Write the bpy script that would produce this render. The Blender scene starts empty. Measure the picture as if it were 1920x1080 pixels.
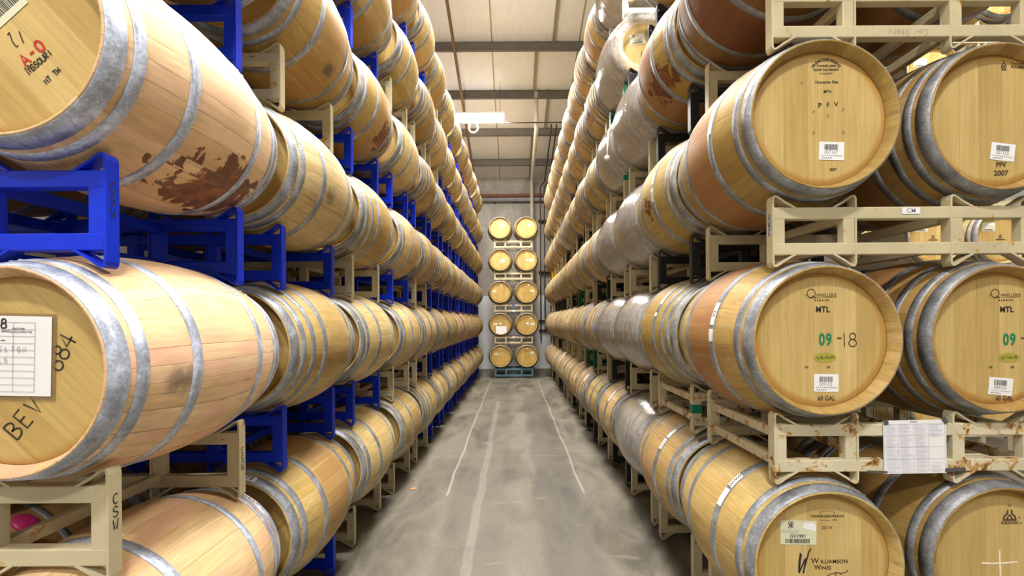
import bpy, bmesh, math, random
from mathutils import Vector, Matrix
random.seed(7)
C = bpy.context.scene.collection
S = bpy.context.scene
PI = math.pi
R = math.radians
H = 1.62                     # eye height
F = 920.0                    # focal length in pixels of the 1920 px wide frame

# ------------------------------------------------------------------ camera
cam = bpy.data.cameras.new('camera'); camo = bpy.data.objects.new('camera', cam); C.objects.link(camo)
camo.location = (0, 0, H); camo.rotation_euler = (R(90), R(0.4), 0)
cam.sensor_width = 36; cam.lens = F/1920*36; cam.shift_x = -3/1920; cam.shift_y = 62/1920
cam.clip_start = 0.05; cam.clip_end = 200
S.camera = camo

# ------------------------------------------------------------------ world: pale daylight coming in through the open bay behind the camera
w = bpy.data.worlds.new('world'); S.world = w; w.use_nodes = True
bg = w.node_tree.nodes['Background']; bg.inputs[0].default_value = (0.93, 0.96, 1.0, 1); bg.inputs[1].default_value = 0.22

S.view_settings.view_transform = 'Standard'; S.view_settings.look = 'None'
S.view_settings.gamma = 1; S.view_settings.use_curve_mapping = False
S.view_settings.exposure = 0.35
LAMP_W = 325.0               # watts of one strip fixture
S.cycles.max_bounces = 6; S.cycles.diffuse_bounces = 4; S.cycles.glossy_bounces = 3
S.cycles.transparent_max_bounces = 10; S.cycles.use_denoising = True
S.cycles.sample_clamp_indirect = 6

# ------------------------------------------------------------------ node helpers
class NT:
    def __init__(s, name, rough=0.5, metal=0.0, spec=0.5):
        s.m = bpy.data.materials.new(name); s.m.use_nodes = True
        s.t = s.m.node_tree; s.t.nodes.clear()
        s.out = s.t.nodes.new('ShaderNodeOutputMaterial')
        s.b = s.t.nodes.new('ShaderNodeBsdfPrincipled')
        s.b.inputs['Roughness'].default_value = rough; s.b.inputs['Metallic'].default_value = metal
        s.b.inputs['Specular IOR Level'].default_value = spec
        s.l(s.b.outputs[0], s.out.inputs[0])
    def l(s, a, b): s.t.links.new(a, b)
    def n(s, typ, **kw):
        x = s.t.nodes.new(typ)
        for k, v in kw.items(): setattr(x, k, v)
        return x
    def coord(s, kind='Object'): return s.n('ShaderNodeTexCoord').outputs[kind]
    def put(s, sock, v):
        if hasattr(v, 'links') or isinstance(v, bpy.types.NodeSocket): s.l(v, sock)
        else: sock.default_value = v
    def math(s, op, a, b=0.0, c=0.0):
        x = s.n('ShaderNodeMath', operation=op)
        for i, v in enumerate((a, b, c)): s.put(x.inputs[i], v)
        return x.outputs[0]
    def scale(s, vec, sc, loc=(0, 0, 0)):
        x = s.n('ShaderNodeMapping'); s.l(vec, x.inputs[0]); x.inputs['Scale'].default_value = sc
        s.put(x.inputs['Location'], loc); return x.outputs[0]
    def noise(s, vec, sc=5, det=3, rough=0.5, dist=0.0, dim='3D', w=None):
        x = s.n('ShaderNodeTexNoise', noise_dimensions=dim)
        if vec is not None and dim != '1D': s.l(vec, x.inputs['Vector'])
        if w is not None: s.put(x.inputs['W'], w)
        x.inputs['Scale'].default_value = sc; x.inputs['Detail'].default_value = det
        x.inputs['Roughness'].default_value = rough; x.inputs['Distortion'].default_value = dist
        return x.outputs[0]
    def white(s, w):
        x = s.n('ShaderNodeTexWhiteNoise', noise_dimensions='1D'); s.put(x.inputs['W'], w); return x.outputs[0]
    def ramp(s, f, *stops):
        x = s.n('ShaderNodeValToRGB'); e = x.color_ramp.elements
        while len(e) < len(stops): e.new(0.5)
        for q, (p, c) in zip(e, stops):
            q.position = p; q.color = (c, c, c, 1) if not hasattr(c, '__len__') else (*c[:3], 1)
        s.put(x.inputs[0], f); return x.outputs[0]
    def mix(s, f, a, b, mode='MIX'):
        x = s.n('ShaderNodeMix', data_type='RGBA', blend_type=mode)
        s.put(x.inputs[0], f)
        for sock, v in ((x.inputs[6], a), (x.inputs[7], b)):
            s.put(sock, v if isinstance(v, bpy.types.NodeSocket) else (*v[:3], 1))
        return x.outputs[2]
    def sstep(s, v, a, b):
        x = s.n('ShaderNodeMapRange', interpolation_type='SMOOTHSTEP'); s.put(x.inputs[0], v)
        x.inputs[1].default_value = a; x.inputs[2].default_value = b; return x.outputs[0]
    def bump(s, h, strength=0.2, dist=0.01):
        x = s.n('ShaderNodeBump'); x.inputs['Strength'].default_value = strength; x.inputs['Distance'].default_value = dist
        s.l(h, x.inputs['Height']); s.l(x.outputs[0], s.b.inputs['Normal'])
    def attr(s, name):
        x = s.n('ShaderNodeAttribute', attribute_type='OBJECT', attribute_name=name); return x.outputs['Fac']
    def objinfo(s): return s.n('ShaderNodeObjectInfo')
    def col(s, v):
        if isinstance(v, bpy.types.NodeSocket): s.l(v, s.b.inputs['Base Color'])
        else: s.b.inputs['Base Color'].default_value = (*v[:3], 1)
        return s.m

def flat(name, c, rough=0.6, metal=0.0):
    return NT(name, rough, metal).col(c)

# ------------------------------------------------------------------ materials
def oak_staves():
    t = NT('oak_staves', 0.55, 0, 0.3)
    co = t.coord(); sp = t.n('ShaderNodeSeparateXYZ'); t.l(co, sp.inputs[0])
    x, y, z = sp.outputs
    info = t.objinfo(); rnd = info.outputs['Random']; tint = info.outputs['Color']
    ang = t.math('ARCTAN2', x, z)
    u = t.math('MULTIPLY', ang, 30/(2*PI))
    u = t.math('ADD', u, t.math('MULTIPLY', t.noise(None, 0.9, 1, dim='1D', w=t.math('ADD', u, t.math('MULTIPLY', rnd, 50))), 1.4))
    cell = t.math('FLOOR', u); fr = t.math('FRACT', u)
    stave = t.white(t.math('ADD', cell, t.math('MULTIPLY', rnd, 137)))
    seam = t.math('MINIMUM', fr, t.math('SUBTRACT', 1.0, fr))
    seamline = t.math('SUBTRACT', 1.0, t.sstep(seam, 0.0, 0.035))
    off = t.n('ShaderNodeCombineXYZ'); t.l(t.math('MULTIPLY', rnd, 31), off.inputs[0]); t.l(t.math('MULTIPLY', cell, 0.7), off.inputs[1]); t.l(t.math('MULTIPLY', rnd, 17), off.inputs[2])
    grain = t.noise(t.scale(co, (70, 3.0, 70), off.outputs[0]), 1.0, 4, 0.6, 0.3)
    soft = t.noise(t.scale(co, (4, 3.0, 4), off.outputs[0]), 1.0, 3, 0.55, 0.4)
    base = t.ramp(stave, (0.0, (0.400, 0.300, 0.112)), (0.35, (0.485, 0.382, 0.172)), (0.7, (0.44, 0.332, 0.132)), (1.0, (0.535, 0.437, 0.226)))
    base = t.mix(1.0, base, t.ramp(grain, (0.3, 0.80), (0.7, 1.10)), 'MULTIPLY')
    base = t.mix(1.0, base, t.ramp(soft, (0.3, (0.86, 0.80, 0.74)), (0.65, (1.05, 1.05, 1.05))), 'MULTIPLY')
    base = t.mix(1.0, base, tint, 'MULTIPLY')
    # wine soaked belly between the two middle hoops
    ay = t.math('ABSOLUTE', y)
    band = t.math('SUBTRACT', 1.0, t.sstep(t.math('ADD', ay, t.math('MULTIPLY', t.math('SUBTRACT', soft, 0.5), 0.16)), 0.10, 0.20))
    band = t.math('MULTIPLY', band, t.math('MULTIPLY', t.attr('stain'), 0.92))
    streak = t.noise(t.scale(co, (26, 1.2, 26), off.outputs[0]), 1.0, 3, 0.6)
    band = t.math('MULTIPLY', band, t.ramp(streak, (0.25, 0.55), (0.65, 1.0)))
    base = t.mix(band, base, t.mix(t.attr('dark'), (0.33, 0.135, 0.052), (0.12, 0.030, 0.015)))
    # rosy flush
    pink = t.math('MULTIPLY', t.sstep(t.noise(t.scale(co, (2.2, 3.0, 2.2), off.outputs[0]), 1, 2), 0.42, 0.68), t.attr('pink'))
    base = t.mix(t.math('MULTIPLY', pink, 0.75), base, (0.72, 0.38, 0.27))
    # dried wine run: one ragged blot at (sang, sy) on the staves, plus a few specks
    sv = t.scale(co, (9, 11, 9), off.outputs[0])
    rag = t.math('SUBTRACT', t.noise(sv, 1.0, 6, 0.62, 0.8), 0.5)
    dth = t.math('MULTIPLY', t.math('ARCCOSINE', t.math('COSINE', t.math('SUBTRACT', ang, t.attr('sang')))), 0.35/0.13)
    dy = t.math('MULTIPLY', t.math('SUBTRACT', y, t.attr('sy')), 1/0.24)
    dd = t.math('ADD', t.math('SQRT', t.math('ADD', t.math('MULTIPLY', dth, dth), t.math('MULTIPLY', dy, dy))), t.math('MULTIPLY', rag, 3.2))
    blot = t.math('SUBTRACT', 1.0, t.sstep(t.math('SUBTRACT', dd, t.attr('splat')), 0.0, 0.06))
    blot = t.math('MULTIPLY', blot, t.math('GREATER_THAN', t.attr('splat'), 0.01))
    base = t.mix(t.math('MULTIPLY', blot, 0.88), base, t.mix(t.sstep(rag, -0.1, 0.12), (0.085, 0.020, 0.012), (0.25, 0.075, 0.030)))
    # wine seeping out along some of the joints
    seep = t.math('MULTIPLY', t.math('SUBTRACT', 1.0, t.sstep(seam, 0.0, 0.07)), t.sstep(t.noise(t.scale(co, (5, 5, 5), off.outputs[0]), 1.0, 4, 0.6), 0.56, 0.66))
    base = t.mix(t.math('MULTIPLY', seep, 0.55), base, (0.30, 0.085, 0.035))
    # one dark handling smudge
    mth = t.math('MULTIPLY', t.math('ARCCOSINE', t.math('COSINE', t.math('SUBTRACT', ang, t.attr('mang')))), 0.35/0.05)
    my = t.math('MULTIPLY', t.math('SUBTRACT', y, t.attr('my')), 1/0.06)
    md = t.math('ADD', t.math('SQRT', t.math('ADD', t.math('MULTIPLY', mth, mth), t.math('MULTIPLY', my, my))), t.math('MULTIPLY', rag, 2.4))
    base = t.mix(t.math('MULTIPLY', t.math('SUBTRACT', 1.0, t.sstep(md, 0.1, 1.5)), t.math('MULTIPLY', t.attr('smudge'), 0.8)), base, (0.075, 0.06, 0.055))
    smut = t.sstep(t.noise(t.scale(co, (9, 5, 9), off.outputs[0]), 1.0, 5, 0.65), 0.66, 0.80)
    base = t.mix(t.math('MULTIPLY', smut, 0.55), base, (0.10, 0.085, 0.075))
    base = t.mix(t.math('MULTIPLY', seamline, 0.40), base, (0.20, 0.10, 0.045))
    t.bump(t.math('SUBTRACT', t.math('MULTIPLY', grain, 0.3), seamline), 0.25, 0.002)
    return t.col(base)

def oak_head():
    t = NT('oak_head', 0.5, 0, 0.35)
    co = t.coord(); sp = t.n('ShaderNodeSeparateXYZ'); t.l(co, sp.inputs[0]); x, y, z = sp.outputs
    info = t.objinfo(); rnd = info.outputs['Random']
    u = t.math('ADD', t.math('MULTIPLY', x, 10.5), t.math('MULTIPLY', rnd, 40))
    u = t.math('ADD', u, t.math('MULTIPLY', t.noise(None, 0.8, 1, dim='1D', w=u), 1.0))
    cell = t.math('FLOOR', u); fr = t.math('FRACT', u)
    board = t.white(cell)
    seam = t.math('SUBTRACT', 1.0, t.sstep(t.math('MINIMUM', fr, t.math('SUBTRACT', 1.0, fr)), 0.0, 0.018))
    off = t.n('ShaderNodeCombineXYZ'); t.l(t.math('MULTIPLY', cell, 3.3), off.inputs[0]); t.l(t.math('MULTIPLY', cell, 1.7), off.inputs[2])
    grain = t.noise(t.scale(co, (85, 85, 3.5), off.outputs[0]), 1, 4, 0.6, 0.5)
    soft = t.noise(t.scale(co, (5, 5, 3), off.outputs[0]), 1, 3, 0.5)
    base = t.ramp(board, (0, (0.49, 0.345, 0.118)), (0.5, (0.56, 0.405, 0.152)), (1, (0.62, 0.462, 0.192)))
    base = t.mix(1, base, t.ramp(grain, (0.3, 0.85), (0.7, 1.07)), 'MULTIPLY')
    base = t.mix(1, base, t.ramp(soft, (0.3, (0.90, 0.86, 0.80)), (0.65, (1.03, 1.03, 1.03))), 'MULTIPLY')
    base = t.mix(1, base, info.outputs['Color'], 'MULTIPLY')
    flecks = t.sstep(t.noise(t.scale(co, (60, 60, 10), off.outputs[0]), 1, 2, 0.5, 2.0), 0.70, 0.76)
    base = t.mix(t.math('MULTIPLY', flecks, 0.35), base, (0.30, 0.16, 0.06))
    rr = t.math('SQRT', t.math('ADD', t.math('MULTIPLY', x, x), t.math('MULTIPLY', z, z)))
    soak = t.sstep(t.math('ADD', rr, t.math('MULTIPLY', t.math('SUBTRACT', soft, 0.5), 0.05)), 0.238, 0.262)
    base = t.mix(t.math('MULTIPLY', soak, 0.65), base, (0.42, 0.20, 0.035))
    base = t.mix(t.math('MULTIPLY', seam, 0.3), base, (0.30, 0.16, 0.05))
    t.bump(t.math('SUBTRACT', t.math('MULTIPLY', grain, 0.3), seam), 0.2, 0.002)
    return t.col(base)

def galvanised():
    t = NT('galvanised_hoop', 0.5, 0.45, 0.5)
    co = t.coord(); rnd = t.objinfo().outputs['Random']
    off = t.n('ShaderNodeCombineXYZ'); t.l(t.math('MULTIPLY', rnd, 23), off.inputs[0]); t.l(t.math('MULTIPLY', rnd, 11), off.inputs[1])
    v = t.n('ShaderNodeTexVoronoi'); t.l(t.scale(co, (130, 130, 130), off.outputs[0]), v.inputs[0]); v.inputs['Scale'].default_value = 1.0
    spangle = t.n('ShaderNodeSeparateColor'); t.l(v.outputs['Color'], spangle.inputs[0])
    soft = t.noise(t.scale(co, (9, 9, 9), off.outputs[0]), 1, 4, 0.6)
    base = t.ramp(t.math('ADD', t.math('MULTIPLY', soft, 0.86), t.math('MULTIPLY', spangle.outputs[0], 0.14)), (0.28, (0.13, 0.138, 0.15)), (0.5, (0.24, 0.25, 0.268)), (0.72, (0.44, 0.46, 0.50)))
    rust = t.sstep(t.noise(t.scale(co, (7, 14, 7), off.outputs[0]), 1, 5, 0.65), 0.64, 0.74)
    base = t.mix(t.math('MULTIPLY', rust, 0.6), base, (0.23, 0.15, 0.06))
    base = t.mix(1.0, base, t.objinfo().outputs['Color'], 'MULTIPLY')
    t.l(t.ramp(soft, (0.3, 0.42), (0.7, 0.62)), t.b.inputs['Roughness'])
    return t.col(base)

def paint(name, c, rust=0.0, rough=0.38, c2=None):
    t = NT(name, rough, 0, 0.3)
    co = t.n('ShaderNodeNewGeometry').outputs['Position']
    soft = t.noise(t.scale(co, (6, 6, 6)), 1, 3)
    base = t.mix(t.ramp(soft, (0.35, 0), (0.7, 1)), c, c2 or tuple(v*0.84 for v in c))
    if rust > 0:
        n = t.noise(t.scale(co, (14, 14, 14)), 1, 6, 0.68, 0.3)
        edge = 0.74 - 0.17*rust
        r1 = t.sstep(n, edge - 0.03, edge + 0.02); r2 = t.sstep(n, edge + 0.02, edge + 0.07)
        base = t.mix(t.math('MULTIPLY', r1, 0.8), base, (0.50, 0.26, 0.05))
        base = t.mix(t.math('MULTIPLY', r2, 0.9), base, (0.13, 0.055, 0.022))
    t.bump(soft, 0.05, 0.01)
    return t.col(base)

def concrete_floor():
    t = NT('concrete_floor', 0.62, 0, 0.35)
    co = t.coord(); sp = t.n('ShaderNodeSeparateXYZ'); t.l(co, sp.inputs[0]); x, y, z = sp.outputs
    n1 = t.noise(t.scale(co, (0.8, 0.45, 1)), 1, 5, 0.6, 0.4)
    n2 = t.noise(t.scale(co, (3.0, 1.0, 1)), 1, 6, 0.65, 0.6)
    n3 = t.noise(co, 45, 3, 0.6)
    base = t.mix(t.ramp(n1, (0.41, 0), (0.60, 1)), (0.090, 0.080, 0.062), (0.180, 0.160, 0.122))
    base = t.mix(t.ramp(n2, (0.38, 0), (0.66, 0.8)), base, (0.25, 0.228, 0.18))
    base = t.mix(1, base, t.ramp(n3, (0.3, 0.88), (0.7, 1.08)), 'MULTIPLY')
    # smooth worn lane between the wheel tracks
    wob = t.math('MULTIPLY', t.math('SUBTRACT', t.noise(t.scale(co, (0.6, 0.8, 1)), 1, 4), 0.5), 0.30)
    xl = t.math('ADD', x, wob)
    lane = t.math('MULTIPLY', t.sstep(xl, 0.16, 0.26), t.math('SUBTRACT', 1.0, t.sstep(xl, 0.55, 0.66)))
    lane = t.math('MULTIPLY', lane, t.math('SUBTRACT', 1, t.sstep(y, 9, 12.5)))
    base = t.mix(t.math('MULTIPLY', lane, 0.55), base, (0.092, 0.084, 0.076))
    lane2 = t.math('MULTIPLY', t.sstep(xl, -0.62, -0.52), t.math('SUBTRACT', 1.0, t.sstep(xl, -0.12, 0.0)))
    base = t.mix(t.math('MULTIPLY', lane2, 0.28), base, (0.095, 0.088, 0.076))
    # chalky painted lines, worn
    wx = t.math('ADD', x, t.math('MULTIPLY', t.math('SUBTRACT', t.noise(t.scale(co, (0.1, 0.9, 1)), 1, 3), 0.5), 0.07))
    def line(cx, hw, y0, y1, s):
        d = t.math('ABSOLUTE', t.math('SUBTRACT', wx, cx))
        m = t.math('SUBTRACT', 1.0, t.sstep(d, hw*0.7, hw*1.25))
        m = t.math('MULTIPLY', m, t.math('MULTIPLY', t.sstep(y, y0, y0 + 0.04), t.math('SUBTRACT', 1.0, t.sstep(y, y1 - 0.2, y1))))
        return t.math('MULTIPLY', t.math('MULTIPLY', m, t.ramp(t.noise(co, 22, 4, 0.7), (0.3, 0.45), (0.6, 1.0))), s)
    for a in ((-0.64, 0.011, 4.55, 13.6, 0.6), (0.645, 0.011, 4.6, 13.6, 0.45), (-0.325, 0.036, 2.2, 10.0, 0.22)):
        base = t.mix(line(*a), base, (0.50, 0.48, 0.43))
    # saw cut joints across the aisle
    for jy in (5.9, 9.9, 12.6):
        d = t.math('ABSOLUTE', t.math('SUBTRACT', y, jy))
        base = t.mix(t.math('MULTIPLY', t.math('SUBTRACT', 1, t.sstep(d, 0.004, 0.02)), 0.3), base, (0.30, 0.28, 0.24))
    scuff = t.sstep(t.noise(t.scale(co, (1.2, 3.5, 1)), 1, 5, 0.62, 1.2), 0.62, 0.72)
    base = t.mix(t.math('MULTIPLY', scuff, 0.4), base, (0.31, 0.28, 0.22))
    dark = t.sstep(t.noise(t.scale(co, (1.6, 1.9, 1), (7, 3, 0)), 1, 5, 0.6, 0.8), 0.62, 0.74)
    base = t.mix(t.math('MULTIPLY', dark, 0.4), base, (0.07, 0.06, 0.046))
    spk = t.sstep(t.noise(co, 28, 2), 0.77, 0.80)
    base = t.mix(t.math('MULTIPLY', spk, 0.5), base, (0.75, 0.7, 0.6))
    t.l(t.ramp(n2, (0.3, 0.42), (0.7, 0.7)), t.b.inputs['Roughness'])
    t.bump(n3, 0.08, 0.004)
    return t.col(base)

def far_wall():
    t = NT('tilt_up_concrete', 0.7, 0, 0.4)
    co = t.coord(); sp = t.n('ShaderNodeSeparateXYZ'); t.l(co, sp.inputs[0]); x, y, z = sp.outputs
    n1 = t.noise(t.scale(co, (0.9, 1, 0.7)), 1, 6, 0.65, 0.5)
    n2 = t.noise(co, 9, 5, 0.65)
    base = t.mix(t.ramp(n1, (0.35, 0), (0.68, 1)), (0.30, 0.27, 0.225), (0.47, 0.44, 0.385))
    base = t.mix(1, base, t.ramp(n2, (0.3, 0.82), (0.7, 1.12)), 'MULTIPLY')
    for jz in (3.42, 4.65, 5.72):
        d = t.math('ABSOLUTE', t.math('SUBTRACT', z, jz))
        base = t.mix(t.math('MULTIPLY', t.math('SUBTRACT', 1, t.sstep(d, 0.008, 0.03)), 0.5), base, (0.18, 0.16, 0.13))
    # tie holes of the formwork
    cx = t.math('SUBTRACT', t.math('FRACT', t.math('MULTIPLY', x, 0.82)), 0.5); cz = t.math('SUBTRACT', t.math('FRACT', t.math('MULTIPLY', z, 0.80)), 0.5)
    rr = t.math('SQRT', t.math('ADD', t.math('MULTIPLY', cx, cx), t.math('MULTIPLY', cz, cz)))
    base = t.mix(t.math('SUBTRACT', 1, t.sstep(rr, 0.02, 0.035)), base, (0.07, 0.06, 0.05))
    wz = t.math('ADD', z, t.math('MULTIPLY', t.math('SUBTRACT', n2, 0.5), 0.03))
    white = t.math('SUBTRACT', 1, t.sstep(wz, 2.475, 2.495))
    base = t.mix(white, base, (0.74, 0.745, 0.76))
    t.bump(n2, 0.15, 0.02)
    return t.col(base)

def ceiling_mat():
    t = NT('insulated_roof_panel', 0.8, 0, 0.2)
    co = t.coord()
    n1 = t.noise(t.scale(co, (0.7, 0.7, 0.7)), 1, 4, 0.55, 0.4)
    n2 = t.noise(t.scale(co, (30, 3, 3)), 1, 3)
    base = t.mix(t.ramp(n1, (0.3, 0), (0.7, 1)), (0.82, 0.80, 0.75), (0.89, 0.87, 0.83))
    base = t.mix(1, base, t.ramp(n2, (0.3, 0.95), (0.7, 1.03)), 'MULTIPLY')
    t.bump(n1, 0.3, 0.05)
    return t.col(base)

def stretch_film():
    t = NT('stretch_film', 0.14, 0, 1.0)
    co = t.coord(); rnd = t.objinfo().outputs['Random']
    n = t.noise(t.scale(co, (7, 38, 7)), 1, 4, 0.6, 0.6)
    n2 = t.noise(t.scale(co, (16, 9, 16)), 1, 4, 0.6, 1.5)
    t.col((0.92, 0.88, 0.84))
    t.bump(t.math('ADD', n, t.math('MULTIPLY', n2, 0.8)), 0.35, 0.010)
    tr = t.n('ShaderNodeBsdfTransparent'); mx = t.n('ShaderNodeMixShader')
    t.l(t.ramp(t.math('ADD', t.math('MULTIPLY', n, 0.6), t.math('MULTIPLY', n2, 0.4)), (0.35, 0.20), (0.68, 0.52)), mx.inputs[0])
    t.l(tr.outputs[0], mx.inputs[1]); t.l(t.b.outputs[0], mx.inputs[2])
    gl = t.n('ShaderNodeBsdfGlossy'); gl.inputs['Roughness'].default_value = 0.13; fr = t.n('ShaderNodeFresnel'); fr.inputs[0].default_value = 1.33
    m2 = t.n('ShaderNodeMixShader'); t.l(t.math('MULTIPLY', fr.outputs[0], 1.1), m2.inputs[0])
    bump = t.b.inputs['Normal'].links[0].from_socket; t.l(bump, gl.inputs['Normal']); t.l(bump, fr.inputs['Normal'])
    t.l(mx.outputs[0], m2.inputs[1]); t.l(gl.outputs[0], m2.inputs[2]); t.l(m2.outputs[0], t.out.inputs[0])
    return t.m

def sleeve_mat():
    t = NT('plastic_sleeve', 0.12, 0, 0.5); t.col((0.30, 0.20, 0.10))
    tr = t.n('ShaderNodeBsdfTransparent'); mx = t.n('ShaderNodeMixShader'); mx.inputs[0].default_value = 0.38
    t.l(tr.outputs[0], mx.inputs[1]); t.l(t.b.outputs[0], mx.inputs[2]); t.l(mx.outputs[0], t.out.inputs[0])
    return t.m

def emit(name, c, s):
    t = NT(name); e = t.n('ShaderNodeEmission'); e.inputs[0].default_value = (*c, 1); e.inputs[1].default_value = s
    t.l(e.outputs[0], t.out.inputs[0]); return t.m

M = dict(
    oak=oak_staves(), head=oak_head(), hoop=galvanised(),
    blue=paint('blue_rack_paint', (0.0, 0.030, 0.66), 0.0, 0.45, (0.0, 0.020, 0.46)),
    cream=paint('cream_rack_paint', (0.60, 0.525, 0.335), 0.55, 0.42),
    rusty=paint('rusty_cream_rack_paint', (0.66, 0.60, 0.42), 1.08, 0.45),
    black=paint('black_rack_paint', (0.022, 0.022, 0.024), 0.0, 0.4),
    green=paint('green_rack_paint', (0.01, 0.15, 0.085), 0.0, 0.4),
    white=paint('white_rack_paint', (0.78, 0.76, 0.68), 0.1, 0.4),
    slate=paint('slate_blue_rack_paint', (0.10, 0.20, 0.27), 0.1, 0.45),
    yellow=paint('yellow_rack_paint', (0.85, 0.58, 0.02), 0.0, 0.4),
    floor=concrete_floor(), wall=far_wall(), ceil=ceiling_mat(), film=stretch_film(), sleeve=sleeve_mat(),
    sidewall=paint('side_wall_paint', (0.60, 0.57, 0.52), 0.0, 0.8),
    steel=paint('grey_purlin_paint', (0.175, 0.158, 0.130), 0.0, 0.6),
    batten=flat('seam_batten', (0.30, 0.26, 0.19), 0.7), batten2=flat('seam_tape', (0.42, 0.35, 0.20), 0.7),
    pipe=paint('rust_brown_pipe', (0.22, 0.115, 0.045), 0.3, 0.6), greypipe=paint('grey_pipe', (0.30, 0.30, 0.30), 0.0, 0.45),
    redbrown=paint('red_brown_steel', (0.20, 0.07, 0.04), 0.0, 0.6), whitepipe=paint('pale_pipe', (0.66, 0.60, 0.50), 0.0, 0.5),
    conduit=paint('dark_conduit', (0.085, 0.06, 0.04), 0.0, 0.6),
    paper=flat('white_paper', (0.82, 0.82, 0.83), 0.7), cream_paper=flat('cream_sticker', (0.66, 0.66, 0.47), 0.6),
    ink=flat('black_ink', (0.022, 0.018, 0.016), 0.7), brand=flat('burnt_brand', (0.075, 0.042, 0.02), 0.8),
    grey_ink=flat('grey_ink', (0.30, 0.29, 0.31), 0.7), violet_ink=flat('violet_ink', (0.42, 0.41, 0.62), 0.7),
    green_ink=flat('green_stencil', (0.008, 0.20, 0.075), 0.7), red_ink=flat('red_marker', (0.50, 0.022, 0.012), 0.7),
    blue_ink=flat('blue_marker', (0.02, 0.09, 0.38), 0.7), teal_ink=flat('teal_marker', (0.03, 0.16, 0.22), 0.7),
    chalk=flat('chalk', (0.86, 0.78, 0.56), 0.9), olive=flat('olive_sticker', (0.36, 0.34, 0.045), 0.5),
    duct=flat('dark_grey_tape', (0.085, 0.085, 0.09), 0.4), greentape=flat('green_tape', (0.005, 0.22, 0.13), 0.45),
    magenta=flat('magenta_silicone', (0.42, 0.02, 0.12), 0.45), tan=flat('tan_wood', (0.50, 0.27, 0.10), 0.6),
    lamp_white=flat('lamp_housing', (0.80, 0.80, 0.80), 0.4), tube=emit('lamp_tube', (1.0, 0.97, 0.92), 45.0),
    cordm=emit('glowing_cord', (1.0, 0.96, 0.9), 1.1), chip=flat('orange_chip', (0.65, 0.28, 0.09), 0.7),
    steelbolt=flat('bolt_steel', (0.7, 0.7, 0.72), 0.3, 0.9), rope=flat('pale_film_rope', (0.80, 0.76, 0.68), 0.4),
)
M['cordm'] = flat('white_cord', (0.88, 0.88, 0.86), 0.5)

# ------------------------------------------------------------------ mesh helpers
def mesh(name, bm, *mats):
    me = bpy.data.meshes.new(name); bm.normal_update(); bm.to_mesh(me); bm.free()
    for m in mats: me.materials.append(m)
    return me
def link(name, me, parent=None, loc=(0, 0, 0), rot=(0, 0, 0)):
    o = bpy.data.objects.new(name, me); C.objects.link(o)
    o.location = loc; o.rotation_euler = rot
    if parent is not None: o.parent = parent
    return o
def tag(o, label=None, cat=None, group=None, kind=None):
    if label: o['label'] = label
    if cat: o['category'] = cat
    if group: o['group'] = group
    if kind: o['kind'] = kind
    return o
def struct(name, me, **kw): return tag(link(name, me, **kw), kind='structure')

def box(bm, x0, x1, y0, y1, z0, z1, mi=0, bevel=0.0):
    r = bmesh.ops.create_cube(bm, size=1.0)
    vs = r['verts']
    for v in vs:
        v.co = Vector((x0 + (v.co.x + .5)*(x1-x0), y0 + (v.co.y + .5)*(y1-y0), z0 + (v.co.z + .5)*(z1-z0)))
    fs = {f for v in vs for f in v.link_faces}
    for f in fs: f.material_index = mi
    if bevel > 0:
        es = list({e for v in vs for e in v.link_edges})
        bmesh.ops.bevel(bm, geom=es, offset=bevel, segments=2, affect='EDGES', profile=0.5)
def bm_new(): return bmesh.new()
def boxmesh(name, dims, mat, bevel=0.0):
    bm = bm_new(); box(bm, *dims, bevel=bevel); return mesh(name, bm, mat)

def lathe(bm, prof, seg=48, mi=0, closed=True, smooth=True):
    """revolve (r, y) pairs about the Y axis; closed joins last to first"""
    rings = []
    for r, y in prof:
        rings.append([bm.verts.new((r*math.sin(2*PI*i/seg), y, r*math.cos(2*PI*i/seg))) for i in range(seg)])
    n = len(prof)
    for a in range(n if closed else n-1):
        A, B = rings[a], rings[(a+1) % n]
        for i in range(seg):
            f = bm.faces.new((A[i], A[(i+1) % seg], B[(i+1) % seg], B[i])); f.smooth = smooth; f.material_index = mi
def disc(bm, r, y, seg=48, mi=0, front=True):
    vs = [bm.verts.new((r*math.sin(2*PI*i/seg), y, r*math.cos(2*PI*i/seg))) for i in range(seg)]
    f = bm.faces.new(vs if not front else list(reversed(vs))); f.material_index = mi

def tube(bm, pts, r, seg=10, mi=0, caps=True):
    pts = [Vector(p) for p in pts]; rings = []
    prev = None
    for i, p in enumerate(pts):
        if i == 0: d = pts[1]-p
        elif i == len(pts)-1: d = p-pts[i-1]
        else: d = (pts[i+1]-p).normalized() + (p-pts[i-1]).normalized()
        d.normalize()
        if prev is None:
            up = Vector((0, 0, 1)) if abs(d.z) < 0.9 else Vector((1, 0, 0)); a = d.cross(up).normalized()
        else:
            a = (prev - d*prev.dot(d)).normalized()
        prev = a; b = d.cross(a)
        rings.append([bm.verts.new(p + (a*math.cos(2*PI*k/seg) + b*math.sin(2*PI*k/seg))*r) for k in range(seg)])
    for A, B in zip(rings, rings[1:]):
        for k in range(seg):
            f = bm.faces.new((A[k], A[(k+1) % seg], B[(k+1) % seg], B[k])); f.smooth = True; f.material_index = mi
    if caps:
        bm.faces.new(list(reversed(rings[0]))); bm.faces.new(rings[-1])

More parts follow.
